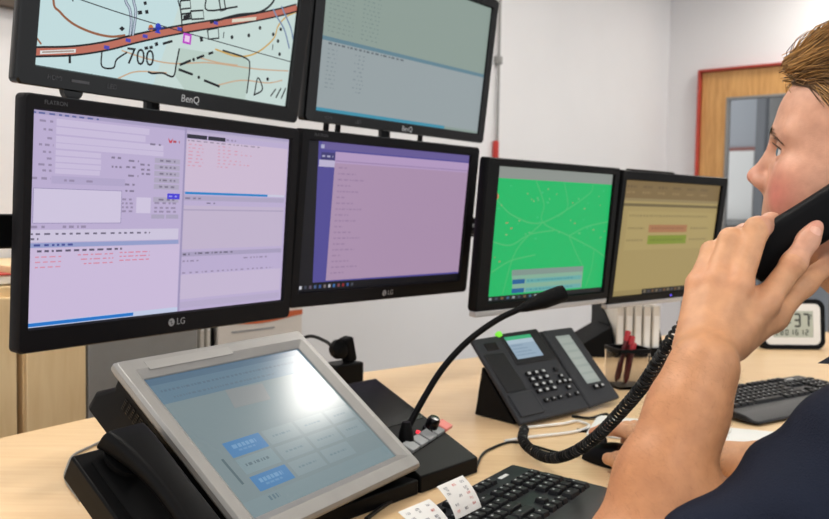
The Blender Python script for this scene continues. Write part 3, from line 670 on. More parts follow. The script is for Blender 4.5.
# power socket and plug behind it
t = empty('power_socket', (-.158, 1.90, DESK), rotz(48), 'small black socket block with a round plug behind the intercom console', 'socket')
b = MB(); b.box((0, 0, .036), (.085, .055, .072)); b.build('block', M['black'], t, bevel=.004)
b = MB(); tl = Matrix.Translation((.008, -.004, .072)) @ Matrix.Rotation(R(-14), 4, 'Y'); b.M = tl; b.box((.012, 0, .026), (.026, .03, .058)); b.build('plug_body', M['black_matte'], t, bevel=.007, seg=3)
b = MB(); b.M = tl @ Matrix.Translation((-.014, 0, .036)) @ Matrix.Rotation(R(78), 4, 'X'); b.lathe([(.001, -.012), (.018, -.012), (.022, -.004), (.022, .008), (.012, .014), (.001, .014)]); b.build('plug_disc', M['black'], t)
mi = t.matrix_world.inverted()
b = MB(); b.tube(catmull([tl @ V(-.028, 0, .044), mi @ P(325, 341, 1.93), mi @ P(308, 336.5, 1.97), mi @ P(290, 350, 2.0), mi @ V(-.28, 1.90, DESK+.005)], 8), .004); b.build('lead', M['cable'], t)

# ---------------------------------------------------------------- desk telephone
PC = V(.2821, 1.7767, .8172)+V(0, 0, .004); PM = frame(43.23, -43.85); pw, ph = .340, .200
t = empty('desk_telephone', PC, PM, 'charcoal desk telephone with a small display and a side key module', 'telephone')
def pu(u, v, l=0): return ((u-.5)*pw, -l, (.5-v)*ph)
b = MB(); b.loft([[(pu(u, v)[0], y, pu(u, v)[2]) for u, v in ((.02, 0), (.645, -.02), (.645, 1.0), (.0, 1.0))] for y in (-.004, .007)]); b.build('body', M['phone'], t, bevel=.004, seg=3)
b = MB(); b.loft([[(pu(u, v)[0], y, pu(u, v)[2]) for u, v in ((.694, 0), (1.0, 0), (1.0, .97), (.655, 1.0))] for y in (-.003, .007)]); b.build('key_module', M['phone'], t, bevel=.005, seg=3)
b = MB(); b.loft([[(pu(u, v)[0], y, pu(u, v)[2]) for u, v in ((.64, 0), (.70, 0), (.66, .98), (.63, .98))] for y in (.002, .006)]); b.build('joint', M['phone_lo'], t)
b = MB(); b.loft([[(pu(u, v)[0], y, pu(u, v)[2]) for u, v in ((.261, -.015), (.63, -.025), (.635, .38), (.25, .38))] for y in (-.0065, .0)]); b.build('display_housing', M['phone_lo'], t, bevel=.003)
k = Ink(.084, .056)
k.rect(0, 0, 1, 1, (150, 172, 190), 0); k.rect(0, 0, 1, .16, (60, 176, 120), 1); k.rect(.0, .16, 1, .34, (172, 192, 206), 1)
for i in range(4): k.dashes(.06, .42+.14*i, .5+.1*i, .05, (120, 142, 164), 2, i)
x, _, z = pu(.405, .178); k.build('display', M['screen'], t, (x, -.0072, z))['label'] = 'lit grey-blue display'
k = Ink(.050, .126); k.rect(0, 0, 1, 1, (150, 160, 158), 0)
for i in range(6): k.rect(.06, .05+.155*i, .94, .155+.155*i, (160, 169, 167), 1)
x, _, z = pu(.838, .42); k.build('key_strip', M['lcd'], t, (x, -.0042, z))
kb = MB()
def cluster(nm):
    global kb
    kb.build(nm, [M['phone_lo'], M['legend']], t, bevel=.0015)
    kb = MB()
for r in range(4):
    for c in range(3):
        x, _, z = pu(.297+.068*c, .50+.07*r); kb.box((x, -.006, z), (.016, .006, .0092)); kb.add([(x-.008/2, -.0093, z-.0055/2), (x+.008/2, -.0093, z-.0055/2), (x+.008/2, -.0093, z+.0055/2), (x-.008/2, -.0093, z+.0055/2)], [(0, 1, 2, 3)], 1)
cluster('dial_keys')
for u, v in ((.565, .591), (.513, .655), (.565, .655), (.612, .661), (.567, .733)):
    x, _, z = pu(u, v); kb.box((x, -.006, z), (.013, .006, .010)); kb.add([(x-.007/2, -.0093, z-.004/2), (x+.007/2, -.0093, z-.004/2), (x+.007/2, -.0093, z+.004/2), (x-.007/2, -.0093, z+.004/2)], [(0, 1, 2, 3)], 1)
cluster('navigation_keys')
for u in (.308, .375, .439, .527, .608):
    x, _, z = pu(u, .82); kb.box((x, -.006, z), (.013, .005, .009)); kb.add([(x-.004/2, -.0088, z-.003/2), (x+.004/2, -.0088, z-.003/2), (x+.004/2, -.0088, z+.003/2), (x-.004/2, -.0088, z+.003/2)], [(0, 1, 2, 3)], 1)
cluster('function_keys')
for u in (.822, .886):
    x, _, z = pu(u, .79); kb.box((x, -.005, z), (.013, .006, .010)); kb.add([(x-.008/2, -.0083, z-.005/2), (x+.008/2, -.0083, z-.005/2), (x+.008/2, -.0083, z+.005/2), (x-.008/2, -.0083, z+.005/2)], [(0, 1, 2, 3)], 1)
cluster('module_keys')
x, _, z = pu(.559, .50); kb.box((x, -.006, z), (.012, .005, .009)); cluster('round_keys')
b = MB(); x, _, z = pu(.262, -.01); b.box((x, -.005, z), (.012, .012, .012)); b.build('message_light', glow_mat('green_led', (120, 225, 50), 1.1), t, bevel=.003)['label'] = 'green message light'
b = MB(); x, _, z = pu(.12, .43); b.box((x, -.004, z), (.06, .004, .092)); b.build('rest_panel', M['phone_lo'], t, bevel=.002)
b = MB(); x, _, z = pu(.14, .12); b.box((x, -.004, z), (.035, .003, .018)); b.build('rest_hook', M['black_gloss'], t, bevel=.001)
b = MB(); x, _, z = pu(.13, .81); b.box((x, -.0045, z), (.07, .005, .052)); x, _, z = pu(.235, .80); b.box((x, -.006, z), (.006, .003, .05)); b.build('lower_cup', M['phone'], t, bevel=.002)
inv = t.matrix_world.inverted()
b = MB(); fm = rotz(43.23)
c0 = PC+fm @ V(-.03, .045, 0); 
b.M = inv @ Matrix.Translation((c0.x, c0.y, DESK+.0006)) @ fm.to_4x4()
b.loft([[(x, -.085, .001), (x, .022, .001), (x, .020, .010), (x, .005, .100)] for x in (-.12, .12)]); b.build('foot', M['black'], t, bevel=.002)

# ---------------------------------------------------------------- keyboards
def keyboard(label, loc, yaw, pitch, W, D, palm, curved=0, mark=True):
    t = empty('keyboard', loc, rotz(yaw) @ Matrix.Rotation(R(pitch), 3, 'X'), label, 'keyboard', 'keyboards on the desk')
    b = MB(); y0 = -D/2
    prof = [(y0, .0), (y0, .005), (y0+palm*.5, .012), (y0+palm, .014), (D/2-.006, .014), (D/2, .010), (D/2, 0)]
    xs = [-W/2, -W/2+.006, W/2-.006, W/2]
    rings = []
    for i, x in enumerate(xs):
        k_ = .88 if i in (0, 3) else 1
        rings.append([(x, y*k_ if abs(y) > D/2-.001 else y, z) for y, z in prof])
    b.loft(rings); b.build('case', M['kb'], t, bevel=.0025)
    kb = MB()
    kw = W*.90/22.3; x0 = -W*.45; kd = (D-palm)*.90/6.9; yt = D/2-.012
    def key(x, y, wu, hu=1):
        cx, cy = x0+(x+wu/2)*kw, yt-(y+hu/2)*kd; w_, h_ = wu*kw-.0024, hu*kd-.0024; z0 = .013
        kb.loft([[(cx+a*w_/2, cy+c*h_/2, z0) for a, c in ((-1, -1), (1, -1), (1, 1), (-1, 1))], [(cx+a*w_/2*.82, cy+c*h_/2*.78+.0005, z0+.0075) for a, c in ((-1, -1), (1, -1), (1, 1), (-1, 1))]])
        if rnd.random() < .92:
            lx, ly, a_, c_ = cx-w_*.12, cy+h_*.12, min(.004, w_*.3)/2, .0015; kb.add([(lx-a_, ly-c_, z0+.0079), (lx+a_, ly-c_, z0+.0079), (lx+a_, ly+c_, z0+.0079), (lx-a_, ly+c_, z0+.0079)], [(0, 1, 2, 3)], 1)
    key(0, 0, 1)
    for g in range(3):
        for i in range(4): key(2+i+g*4.5, 0, 1)
    for i in range(3): key(15.3+i, 0, 1)
    for i in range(13): key(i, 1.5, 1)
    key(13, 1.5, 2)
    key(0, 2.5, 1.5); [key(1.5+i, 2.5, 1) for i in range(12)]; key(13.5, 2.5, 1.5)
    key(0, 3.5, 1.75); [key(1.75+i, 3.5, 1) for i in range(11)]; key(12.75, 3.5, 2.25)
    key(0, 4.5, 2.25); [key(2.25+i, 4.5, 1) for i in range(10)]; key(12.25, 4.5, 2.75)
    for x, w_ in ((0, 1.25), (1.25, 1.25), (2.5, 1.25), (3.75, 6.25), (10, 1.25), (11.25, 1.25), (12.5, 1.25), (13.75, 1.25)): key(x, 5.5, w_)
    for r in (1.5, 2.5): [key(15.3+i, r, 1) for i in range(3)]
    key(16.3, 4.5, 1); [key(15.3+i, 5.5, 1) for i in range(3)]
    for r in (1.5, 2.5, 3.5, 4.5): [key(18.7+i, r, 1) for i in range(3)]
    key(18.7, 5.5, 2); key(20.7, 5.5, 1); key(21.7, 1.5, 1); key(21.7, 2.5, 1, 2); key(21.7, 4.5, 1, 2)
    kb.build('keys', [M['key'], M['legend']], t, bevel=.0012, seg=2)
    if mark:
        b = MB(); b.box((x0+20.0*kw, yt-.5*kd, .0146), (.026, .0065, .0008)); b.build('maker_mark', M['white_print'], t)
    return t
KY = 57; kr = rotz(KY)
corner = at(511, 462, .768)      # far right corner of the near keyboard
loc = corner-kr @ V(.225, .100, 0)
keyboard('near black keyboard, lower centre, half hidden by the raised forearm, beside the printed cards', (loc.x, loc.y, DESK+.007), KY, 2.5, .45, .205, .055)
keyboard('far black keyboard lying between the raised forearm and the navy sleeve', (.806, 1.868, DESK+.009), 34, 3.0, .45, .20, .058)

# printed cards leaning on the near keyboard
def card(label, c, yaw, tilt, w, h, seed):
    t = empty('number_card', c, frame(yaw, tilt), label, 'card', 'printed cards by the near keyboard')
    bend = lambda z: .004*(1-(2*z/h)**2)
    b = MB(); b.loft([[(-w/2, -bend(z), z), (w/2, -bend(z), z), (w/2, -bend(z)+.0006, z), (-w/2, -bend(z)+.0006, z)] for z in [-h/2+h*i/8 for i in range(9)]]); b.build('paper', M['paper'], t)
    k = Ink(w, h); q = random.Random(seed)
    for r in range(5):
        for cc in range(3):
            if q.random() < .75:
                col = (206, 86, 80) if q.random() < .25 else (84, 88, 104)
                u, v = .18+.30*cc+q.uniform(-.03, .03), .15+.17*r+q.uniform(-.02, .02)
                k.text(''.join(q.choice('0123456789') for _ in range(3)), u, v, .0050, col, 1)
                if q.random() < .5: k.text(''.join(q.choice('0123456789') for _ in range(2)), u+.02, v+.08, .0046, col, 1)
    k.v = [(x, y-bend(z)-.0003, z) for x, y, z in k.v]
    k.build('printed_numbers', M['print'], t)
card('white card of printed numbers leaning upright against the top keys of the near keyboard', P(459.5, 497, 1.10), 54, -40, .060, .047, 3)
card('white card of printed numbers left of the leaning one at the lower edge', P(427, 522, 1.045), 52, -52, .062, .052, 8)

# mouse, notepad, pen cup, file box, clock
t = empty('mouse', (.338, 1.392, DESK), rotz(41), 'black computer mouse under the right hand on the desk', 'mouse')
b = MB(); rings = []
for i in range(13):
    s = i/12; y = -.056+.112*s; hh = .036*math.sin(math.pi*(.12+.80*s))**.6; wd = .062*(math.sin(math.pi*(.1+.8*s))**.35)
    rings.append([(wd/2*math.cos(a)*(1 if math.sin(a) > 0 else 1), y, max(.001, hh*max(0, math.sin(a))**.75)) for a in [math.pi*j/12 for j in range(13)]]+[(-wd/2*.9, y, .001), (wd/2*.9, y, .001)])
b.loft(rings); b.build('shell', M['black'], t)
b = MB(); b.M = Matrix.Translation((0, .03, .0335)) @ Matrix.Rotation(R(90), 4, 'Y'); b.lathe([(.001, -.004), (.007, -.004), (.008, 0), (.007, .004), (.001, .004)], 16); b.build('wheel', M['dark_grey'], t)
a, c = at(598, 417, DESK), at(797, 436, DESK)
b = MB(); dd = (c-a).normalized(); nn = V(-dd.y, dd.x, 0); ln = (c-a).length
pp = [a, c, c-nn*.16, a-nn*.16]
b.loft([[(p.x, p.y, DESK+.001) for p in pp], [(p.x, p.y, DESK+.004) for p in pp]])
o = b.build('notepad', M['paper'], smooth=False); tag(o, 'white sheets of paper lying under the right forearm behind the mouse', 'paper')
b = MB(); b.box((0, 0, .001), (.075, .013, .004)); o = b.build('ruler_clip', M['black']); o.matrix_world = Matrix.Translation(at(597, 432, DESK+.001)) @ rotz(-10).to_4x4()
tag(o, 'short flat black strip on the desk beside the mouse', 'strip')
cpos = at(620, 388, DESK)
t = empty('pen_cup', (cpos.x+.02, cpos.y+.02, DESK), rotz(14), 'clear acrylic pen cup standing behind the desk telephone', 'pen cup'); b = MB()
sq = lambda s: rrect(s, s, .006, 3)
b.loft([[(x, y, z) for x, y in sq(s)] for s, z in ((.078, 0), (.082, .094), (.076, .094), (.072, .006))]); b.build('cup', M['cupglass'], t)
b = MB(); b.loft([[(x, y, z) for x, y in sq(s)] for s, z in ((.0832, .086), (.0838, .0955), (.0745, .0955), (.0745, .086))]); b.build('rim', M['black'], t)
pm = mat('dark_red_pen', (96, 22, 28), .35); pm2 = mat('red_pen_cap', (176, 36, 44), .35)
for i, (x0, y0, x1, y1, ln, lab) in enumerate(((-.012, -.015, .010, -.010, .100, 'shortest of the dark red pens in the clear acrylic cup'), (-.022, .010, .000, .012, .126, 'tallest of the dark red pens in the clear acrylic cup'), (-.004, 0, .012, .006, .113, 'middle-height dark red pen between the other two in the clear acrylic cup'))):
    e = empty('pen', (cpos.x+.02, cpos.y+.02, DESK+.008), rotz(14), lab, 'pen', 'red pens in the acrylic cup')
    dv = V(x1-x0, y1-y0, .09).normalized(); p0 = V(x0, y0, .002); b = MB(); b.tube([p0, p0+dv*.012, p0+dv*ln*.8], [.002, .0062, .0062], 12); b.build('barrel', pm, e)
    b = MB(); b.tube([p0+dv*ln*.8, p0+dv*ln*.98, p0+dv*ln], [.0072, .0072, .005], 12); b.build('cap', pm2, e)
fp = at(634, 357, DESK); FY = 6
t = empty('file_box', (fp.x, fp.y+.10, DESK), rotz(FY), 'black file box with sloping sides holding white binders under the yellow monitor', 'file box')
sd = [(-.11, .0), (.11, .0), (.11, .19), (-.07, .085), (-.11, .03)]
b = MB()
for x in (-.072, .072): b.prism(sd, x-.002, x+.002, 'x')
b.box((0, 0, .002), (.144, .22, .004)); b.box((0, -.109, .014), (.144, .003, .028)); b.build('box', M['black'], t, bevel=.001)
bm_ = mat('binder_spine', (214, 209, 200), .55, noise=(30, .03))
for i in range(5):
    e = empty('binder', t.matrix_world @ V(-.054+.027*i, -.004, .0045), rotz(FY), ('leftmost', 'second', 'middle', 'fourth', 'rightmost')[i]+' white binder counted from the left in the black file box', 'binder', 'white binders in the file box')
    b = MB(); b.box((0, 0, .0725), (.0215, .19, .145)); b.build('cover', bm_, e, bevel=.003)
    b = MB(); b.box((.0, -.0955, .07), (.015, .0008, .09)); b.build('spine_label', M['paper'], e)
# the dark sloping organiser left of it
op = at(598, 358, DESK)
b = MB(); b.loft([[(-.05, y, 0), (.05, y, 0), (.05, y, .088), (-.05, y, .030)] for y in (0, .16)]); o = b.build('document_tray', M['black_matte'], bevel=.002); o.matrix_world = Matrix.Translation((op.x-.008, op.y+.01, DESK)) @ rotz(6).to_4x4()
tag(o, 'black document holder with a sloping top left of the white binders', 'tray')
# clock
t = empty('desk_clock', (1.186, 2.665, DESK), rotz(3), 'white digital desk clock in a thick black rim behind the far keyboard', 'clock')
cm = Matrix.Rotation(R(-7), 4, 'X')
def cr(w_, h_, r_, y): return [cm @ V(p[0], y, p[1]+.0785) for p in rrect(w_, h_, r_, 6)]
b = MB(); b.loft([cr(.176, .128, .018, -.0), cr(.178, .130, .018, -.006), cr(.204, .156, .028, -.006), cr(.206, .158, .028, 0), cr(.206, .158, .028, .03), cr(.19, .14, .028, .036)]); b.build('rim', M['black'], t)
b = MB(); b.loft([cr(.176, .128, .018, -.001), cr(.176, .128, .018, -.004), cr(.130, .084, .004, -.004), cr(.130, .084, .004, -.002)]); b.build('face', M['white'], t)['label'] = 'white face'
k = Ink(.128, .082); k.rect(0, 0, 1, 1, (176, 182, 170), 0)
dk = (48, 54, 50)
SEG = {'0': 'abcdef', '1': 'bc', '3': 'abcdg', '7': 'abc', '8': 'abcdefg', '2': 'abged', '5': 'afgcd', '6': 'afgedc'}
def seg7(k, ch, u, v, w_, h_, th):
    A = {'a': ((u, v), (u+w_, v)), 'b': ((u+w_, v), (u+w_, v+h_/2)), 'c': ((u+w_, v+h_/2), (u+w_, v+h_)), 'd': ((u, v+h_), (u+w_, v+h_)), 'e': ((u, v+h_/2), (u, v+h_)), 'f': ((u, v), (u, v+h_/2)), 'g': ((u, v+h_/2), (u+w_, v+h_/2))}
    for s_ in SEG[ch]: k.line([A[s_][0], A[s_][1]], th, dk, 1)
for ch, u in (('1', .0), ('0', .16), ('3', .48), ('7', .70)): seg7(k, ch, u+.06, .12, .13, .46, .0062)
for v in (.24, .44): k.dot(.415, v, .004, dk, 1)
seg7(k, '2', .905, .14, .05, .15, .0028)
for i, ch in enumerate('2801612'): seg7(k, ch, .06+.125*i, .72, .06, .18, .0032)
o = k.build('display', M['lcd'], t); o.matrix_parent_inverse = Matrix.Identity(4); o.matrix_local = cm @ Matrix.Translation((0, -.0045, .0785))

# ---------------------------------------------------------------- cables on the desk
def cable(name, label, pts, r, mt, n=10):
    b = MB(); b.tube(catmull(pts, n), r, 8); o = b.build(name, mt); tag(o, label, 'cable'); return o
D3 = DESK+.003
cable('keyboard_cable', 'thin dark cable running across the desk from the intercom to the mouse', [at(x, y, D3) for x, y in ((476, 468), (478, 463), (482, 455), (490, 449), (510, 442), (530, 445), (556, 452), (580, 455))], .0022, M['cable'])
cable('network_cable', 'white cable on the desk under the front of the desk telephone', [at(x, y, DESK+.004) for x, y in ((520, 428), (560, 424), (577, 421), (589, 426), (572, 432), (530, 437), (505, 441))], .0028, M['white'])
cable('module_cable', 'short black cable lying beside the desk telephone on the right', [at(x, y, DESK+.004) for x, y in ((572, 416), (590, 418), (606, 414), (612, 420))], .0028, M['cable'])
cable('terminal_cable', 'thin grey cable looping behind the left side of the touch terminal', [at(x, y, DESK+.003) for x, y in ((108, 438), (92, 446), (74, 455), (67, 468), (66, 480), (80, 500))], .0022, M['greymetal'])
cable('console_cable', 'black cable looping out in front of the intercom console', [at(x, y, DESK+.004) for x, y in ((366, 519), (382, 507), (400, 496), (424, 486), (440, 484), (449, 479))], .003, M['cable'])

# ---------------------------------------------------------------- furniture behind the desk on the left
def sideboard(name, label, px0, px1, top, mt, depth, split=None, zb=0.0, gap=.0):
    pass
n_ = V(0.766, -0.643, 0); al = V(0.643, 0.766, 0); C0 = V(CX, CY, 0)
def along(px, off): r = ray(px, 300); c = C0+n_*off; o = V(0, 0, CAMZ); p = o+r*((c-o).dot(n_)/r.dot(n_)); return (p-C0).dot(al)
WF = Matrix((al, -n_, V(0, 0, 1))).transposed()     # x along the wall, y into the wall
def cabinet(name, label, px0, px1, off, top, mt, doors, cat='cabinet', group=None, knob=True):
    a0, a1 = along(px0, off), along(px1, off); L_ = a1-a0; t = empty(name, C0+al*(a0+a1)/2+n_*off, WF, label, cat, group)
    b = MB(); b.box((0, off/2-.002, top/2), (L_, off-.03, top)); b.build('body', mt, t, bevel=.002)
    for i in range(doors):
        dw = L_/doors; b = MB(); b.box((-L_/2+dw*(i+.5), .006, top/2+.02), (dw-.006, .018, top-.09)); dobj = b.build('door', mt, t, bevel=.002)
        if knob: b = MB(); b.box((-L_/2+dw*(i+.5)+(dw*.36 if i % 2 == 0 else -dw*.36), -.012, top*.62), (.012, .02, .12)); b.build('handle', M['greymetal'], dobj, bevel=.002)
    return t
cabinet('sideboard', 'pale maple sideboard against the wall at the far left edge', -110, 17.2, .42, .955, M['cab'], 2, group=None)
cabinet('cupboard', 'pale maple cupboard right of the dark gap below the lower left monitor', 25, 86.5, .42, 1.0, M['cab'], 1, knob=False)
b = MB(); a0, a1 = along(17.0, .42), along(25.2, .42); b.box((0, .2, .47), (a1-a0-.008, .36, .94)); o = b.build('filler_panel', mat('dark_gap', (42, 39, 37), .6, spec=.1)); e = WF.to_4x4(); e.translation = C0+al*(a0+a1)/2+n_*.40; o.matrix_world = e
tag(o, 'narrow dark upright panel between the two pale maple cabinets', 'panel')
cabinet('metal_cabinet', 'grey metal cabinet behind the touch terminal below the lower left monitor', 87, 198, .42, 1.02, M['greymetal'], 1)
cabinet('low_shelf', 'low white shelf behind the touch terminal carrying two binders and a printed box', 199.5, 306, .34, .69, M['white'], 2, 'shelf', knob=False)
for i, (px, mt_, lab) in enumerate(((203.5, bm_, 'white binder standing left on the low shelf behind the touch terminal'), (210, bm_, 'white binder standing in the middle on the low shelf behind the touch terminal'), (215, M['black'], 'slim black binder standing right of two white ones on the low shelf'))):
    a = along(px, .33); e = empty('binder', C0+al*a+n_*.33+V(0, 0, .6905), WF, lab, 'binder', 'binders on the low shelf')
    w_ = (.017, .015, .011)[i]; b = MB(); b.box((0, .13, .15), (w_, .25, .30)); b.build('cover', mt_, e, bevel=.003)
    b = MB(); b.box((0, .004, .16), (w_*.6, .002, .14)); b.build('spine_label', M['paper'] if i < 2 else M['dark_grey'], e)
a0, a1 = along(219, .33), along(303.5, .33); e = empty('printed_box', C0+al*(a0+a1)/2+n_*.33+V(0, 0, .6905), WF, 'white cardboard box with an orange wave printed on it on the low shelf', 'box')
b = MB(); b.box((0, .14, .15), (a1-a0, .27, .30)); b.build('carton', mat('pale_carton', (222, 214, 206), .6, noise=(9, .03)), e, bevel=.003)
b = MB(); L_ = a1-a0; up = []; lo = []
for i in range(25):
    x = -L_/2+L_*i/24; zc = .112+.008*math.sin(i/24*5+2.4); up.append((x, .0035, zc+.012+.008*math.sin(i/24*4))); lo.append((x, .0035, zc-.010))
for i in range(24): b.add([lo[i], lo[i+1], up[i+1], up[i]], [(0, 1, 2, 3)])
b.box((-L_*.1, .0036, .075), (L_*.5, .0006, .006), 1)
b.build('orange_wave', [M['orange'], M['grey_print']], e, smooth=False)['label'] = 'orange printed wave'
# folder on the sideboard
p = along(4, .22); e = empty('document_folder', C0+al*(p-.22)+n_*.26+V(0, 0, .9555), WF, 'white folder with a red spine lying on the sideboard at the left edge', 'folder')
b = MB(); b.box((0, 0, .014), (.34, .24, .022)); b.build('cover', M['paper'], e, bevel=.002)
b = MB(); b.box((0, -.0, .0265), (.345, .246, .004)); b.build('red_cover', M['red'], e, bevel=.001)['label'] = 'thin red top cover'
# ---------------------------------------------------------------- the operator: one smooth body grown from a distance field
class Field:
    def __init__(self): self.p = []
    def cone(self, a, b, ra, rb, k=.012, op=1, cut=None): self.p.append(('c', np.array(a, float), np.array(b, float), ra, rb, k, op, cut))
    def chain(self, pts, rs, k=.012):
        for i in range(len(pts)-1): self.cone(pts[i], pts[i+1], rs[i], rs[i+1], k)
    def ell(self, c, r, rot=None, k=.012, op=1): self.p.append(('e', np.array(c, float), np.array(r, float), np.array(rot if rot is not None else np.eye(3), float), None, k, op, None))
    @staticmethod
    def dist(q, X):
        if q[0] == 'c':
            _, a, b, ra, rb, k, op, cut = q; ab = b-a; t = np.clip((X-a)@ab/(ab@ab), 0, 1)
            d = np.linalg.norm(X-a-t[:, None]*ab, axis=1)-(ra+(rb-ra)*t)
            if cut is not None: d = np.maximum(d, (X-cut[0])@cut[1])
            return d
        _, c, r, rot, _, k, op, _ = q
        Y = (X-c)@rot; k0 = np.linalg.norm(Y/r, axis=1); k1 = np.linalg.norm(Y/(r*r), axis=1)
        return k0*(k0-1)/np.maximum(k1, 1e-9)
    def eval(self, X, idx=None):
        d = np.full(len(X), 1.0)
        for i in (range(len(self.p)) if idx is None else idx):
            q = self.p[i]; e = self.dist(q, X); k = q[5]
            if q[6] > 0:
                h = np.maximum(k-np.abs(d-e), 0)/k; d = np.minimum(d, e)-h*h*k*.25
            else:
                e = -e; h = np.maximum(k-np.abs(d-e), 0)/k; d = np.maximum(d, e)+h*h*k*.25
        return d
    def mesh(self, h, lo, hi, warp=None, B=16):
        lo = np.array(lo, float); n = (np.ceil((np.array(hi)-lo)/h/B).astype(int))*B
        D = np.ones(n, np.float32)
        nb = n//B; g = np.stack(np.meshgrid(*[np.arange(k) for k in nb], indexing='ij'), -1).reshape(-1, 3)
        cen = lo+(g*B+(B-1)/2)*h; rad = h*B*.87+.006
        per = np.stack([self.dist(q, cen) for q in self.p]); dc = self.eval(cen)
        off = np.stack(np.meshgrid(*[np.arange(B)]*3, indexing='ij'), -1).reshape(-1, 3)*h
        for j in range(len(g)):
            s = tuple(slice(a*B, a*B+B) for a in g[j])
            if abs(dc[j]) > rad*1.5: D[s] = 1 if dc[j] > 0 else -1; continue
            idx = [i for i in range(len(self.p)) if per[i, j] < rad*1.6+self.p[i][5]]
            if not idx: continue
            X = lo+g[j]*B*h+off; v = self.eval(X, idx)
            if warp is not None: v = v+warp(X)
            D[s] = v.reshape(B, B, B)
        S = D < 0
        c = [(i, j, k) for i in (0, 1) for j in (0, 1) for k in (0, 1)]
        m = n-1
        cnt = sum(S[i:i+m[0], j:j+m[1], k:k+m[2]].astype(np.int8) for i, j, k in c)
        act = np.argwhere((cnt > 0) & (cnt < 8)); flat = np.ravel_multi_index(act.T, m)
        vals = np.stack([D[act[:, 0]+i, act[:, 1]+j, act[:, 2]+k] for i, j, k in c], 1); cp_ = np.array(c, float)
        acc = np.zeros((len(act), 3)); num = np.zeros(len(act))
        for a in range(8):
            for b in range(a+1, 8):
                if np.abs(cp_[a]-cp_[b]).sum() != 1: continue
                x = (vals[:, a] < 0) != (vals[:, b] < 0); t = np.where(x, vals[:, a]/np.where(x, vals[:, a]-vals[:, b], 1), 0)
                acc += np.where(x[:, None], cp_[a]+(cp_[b]-cp_[a])*t[:, None], 0); num += x
        vert = lo+(act+acc/num[:, None])*h
        faces = []
        for ax in range(3):
            s0 = [slice(1, n[0]-1), slice(1, n[1]-1), slice(1, n[2]-1)]; s1 = list(s0); s1[ax] = slice(2, n[ax])
            A, Bq = S[tuple(s0)], S[tuple(s1)]; e = np.argwhere(A != Bq); inside = A[tuple(e.T)]; e = e+1
            u, w_ = [(1, 2), (2, 0), (0, 1)][ax]; q = []
            for du, dw in ((-1, -1), (0, -1), (0, 0), (-1, 0)):
                f = e.copy(); f[:, u] += du; f[:, w_] += dw
                ok = np.all(f < m, axis=1); fl = np.ravel_multi_index(np.minimum(f, m-1).T, m); q.append(np.searchsorted(flat, fl))
            q = np.stack(q, 1); q = np.where(inside[:, None], q, q[:, ::-1]); faces.append(q[(q < len(flat)).all(1)])
        return vert, np.concatenate(faces)

def field_object(name, vert, faces, mats, parent=None, tint=None):
    me = bpy.data.meshes.new(name); me.vertices.add(len(vert)); me.vertices.foreach_set('co', vert.astype(np.float32).ravel())
    me.loops.add(faces.size); me.loops.foreach_set('vertex_index', faces.astype(np.int32).ravel())
    me.polygons.add(len(faces)); me.polygons.foreach_set('loop_start', (np.arange(len(faces))*4).astype(np.int32))
    me.update(calc_edges=True); me.validate()
    for m in (mats if isinstance(mats, (list, tuple)) else [mats]): me.materials.append(m)
    me.shade_smooth()
    if tint is not None:
        a = me.color_attributes.new('tint', 'FLOAT_COLOR', 'POINT'); a.data.foreach_set('color', np.concatenate([tint, np.ones((len(tint), 1))], 1).astype(np.float32).ravel())
    o = bpy.data.objects.new(name, me); COL.objects.link(o)
    if parent is not None: o.parent = parent
    return o

def wp(*a): return np.array(a, float)
# head frame: origin between the eyes' level and the ears; f forward, l left, u up
HO = wp(.4785, .923, 1.209); TO = wp(.490, .923, 1.222)
f0 = wp(-.777, .63, 0); f0 /= np.linalg.norm(f0); l0 = wp(-f0[1], f0[0], 0); u0 = wp(0, 0, 1)
PT = R(9); fh = wp(-.842, .540, 0); fh /= np.linalg.norm(fh); lh = wp(-fh[1], fh[0], 0)      # the head turns a little towards the screens
hf_ = fh*math.cos(PT)+u0*math.sin(PT); hu_ = u0*math.cos(PT)-fh*math.sin(PT)
HR = np.stack([hf_, lh, hu_], 1)          # columns: head axes
TRm = np.stack([f0, l0, u0], 1)
def hp(x, y, z): return HO+HR@wp(x, y, z)
def tp(x, y, z): return TO+TRm@wp(x, y, z)
def pw_(px, py, d): return np.array(P(px, py, d))

F = Field()
# skull and face
F.ell(hp(-.016, 0, .040), (.104, .0765, .088), HR)
F.ell(hp(.032, 0, .034), (.058, .058, .056), HR, .03)
F.ell(hp(.030, 0, -.035), (.060, .056, .082), HR, .03)
F.ell(hp(.012, 0, -.030), (.062, .066, .060), HR, .03)
for s in (1, -1):
    F.cone(hp(-.012, .056*s, -.060), hp(.070, .014*s, -.104), .017, .015, .025)
    F.cone(hp(-.012, .060*s, -.02), hp(-.012, .056*s, -.062), .014, .016, .02)
    F.ell(hp(.047, .040*s, -.045), (.028, .024, .032), HR, .022)
    F.ell(hp(.052, .046*s, -.021), (.017, .016, .011), HR, .02)
    F.cone(hp(.0815, .012*s, .0185), hp(.066, .046*s, .020), .0105, .010, .016)
F.ell(hp(.073, 0, -.104), (.016, .021, .015), HR, .016)
F.ell(hp(.0745, 0, -.066), (.013, .025, .020), HR, .016)
# eye sockets
for s in (1, -1):
    F.ell(hp(.0895, .033*s, -.0005), (.0135, .0200, .0120), HR, .008, -1)
    F.chain([hp(.0795, .0185*s, .0035), hp(.0828, .0265*s, .0066), hp(.0808, .036*s, .0062), hp(.0725, .0455*s, .0005)], [.0020, .0024, .0025, .0022], .004)
    F.chain([hp(.0785, .0195*s, -.0040), hp(.0806, .0275*s, -.0064), hp(.0785, .036*s, -.0060), hp(.0725, .045*s, -.0015)], [.0018, .0022, .0022, .0018], .004)
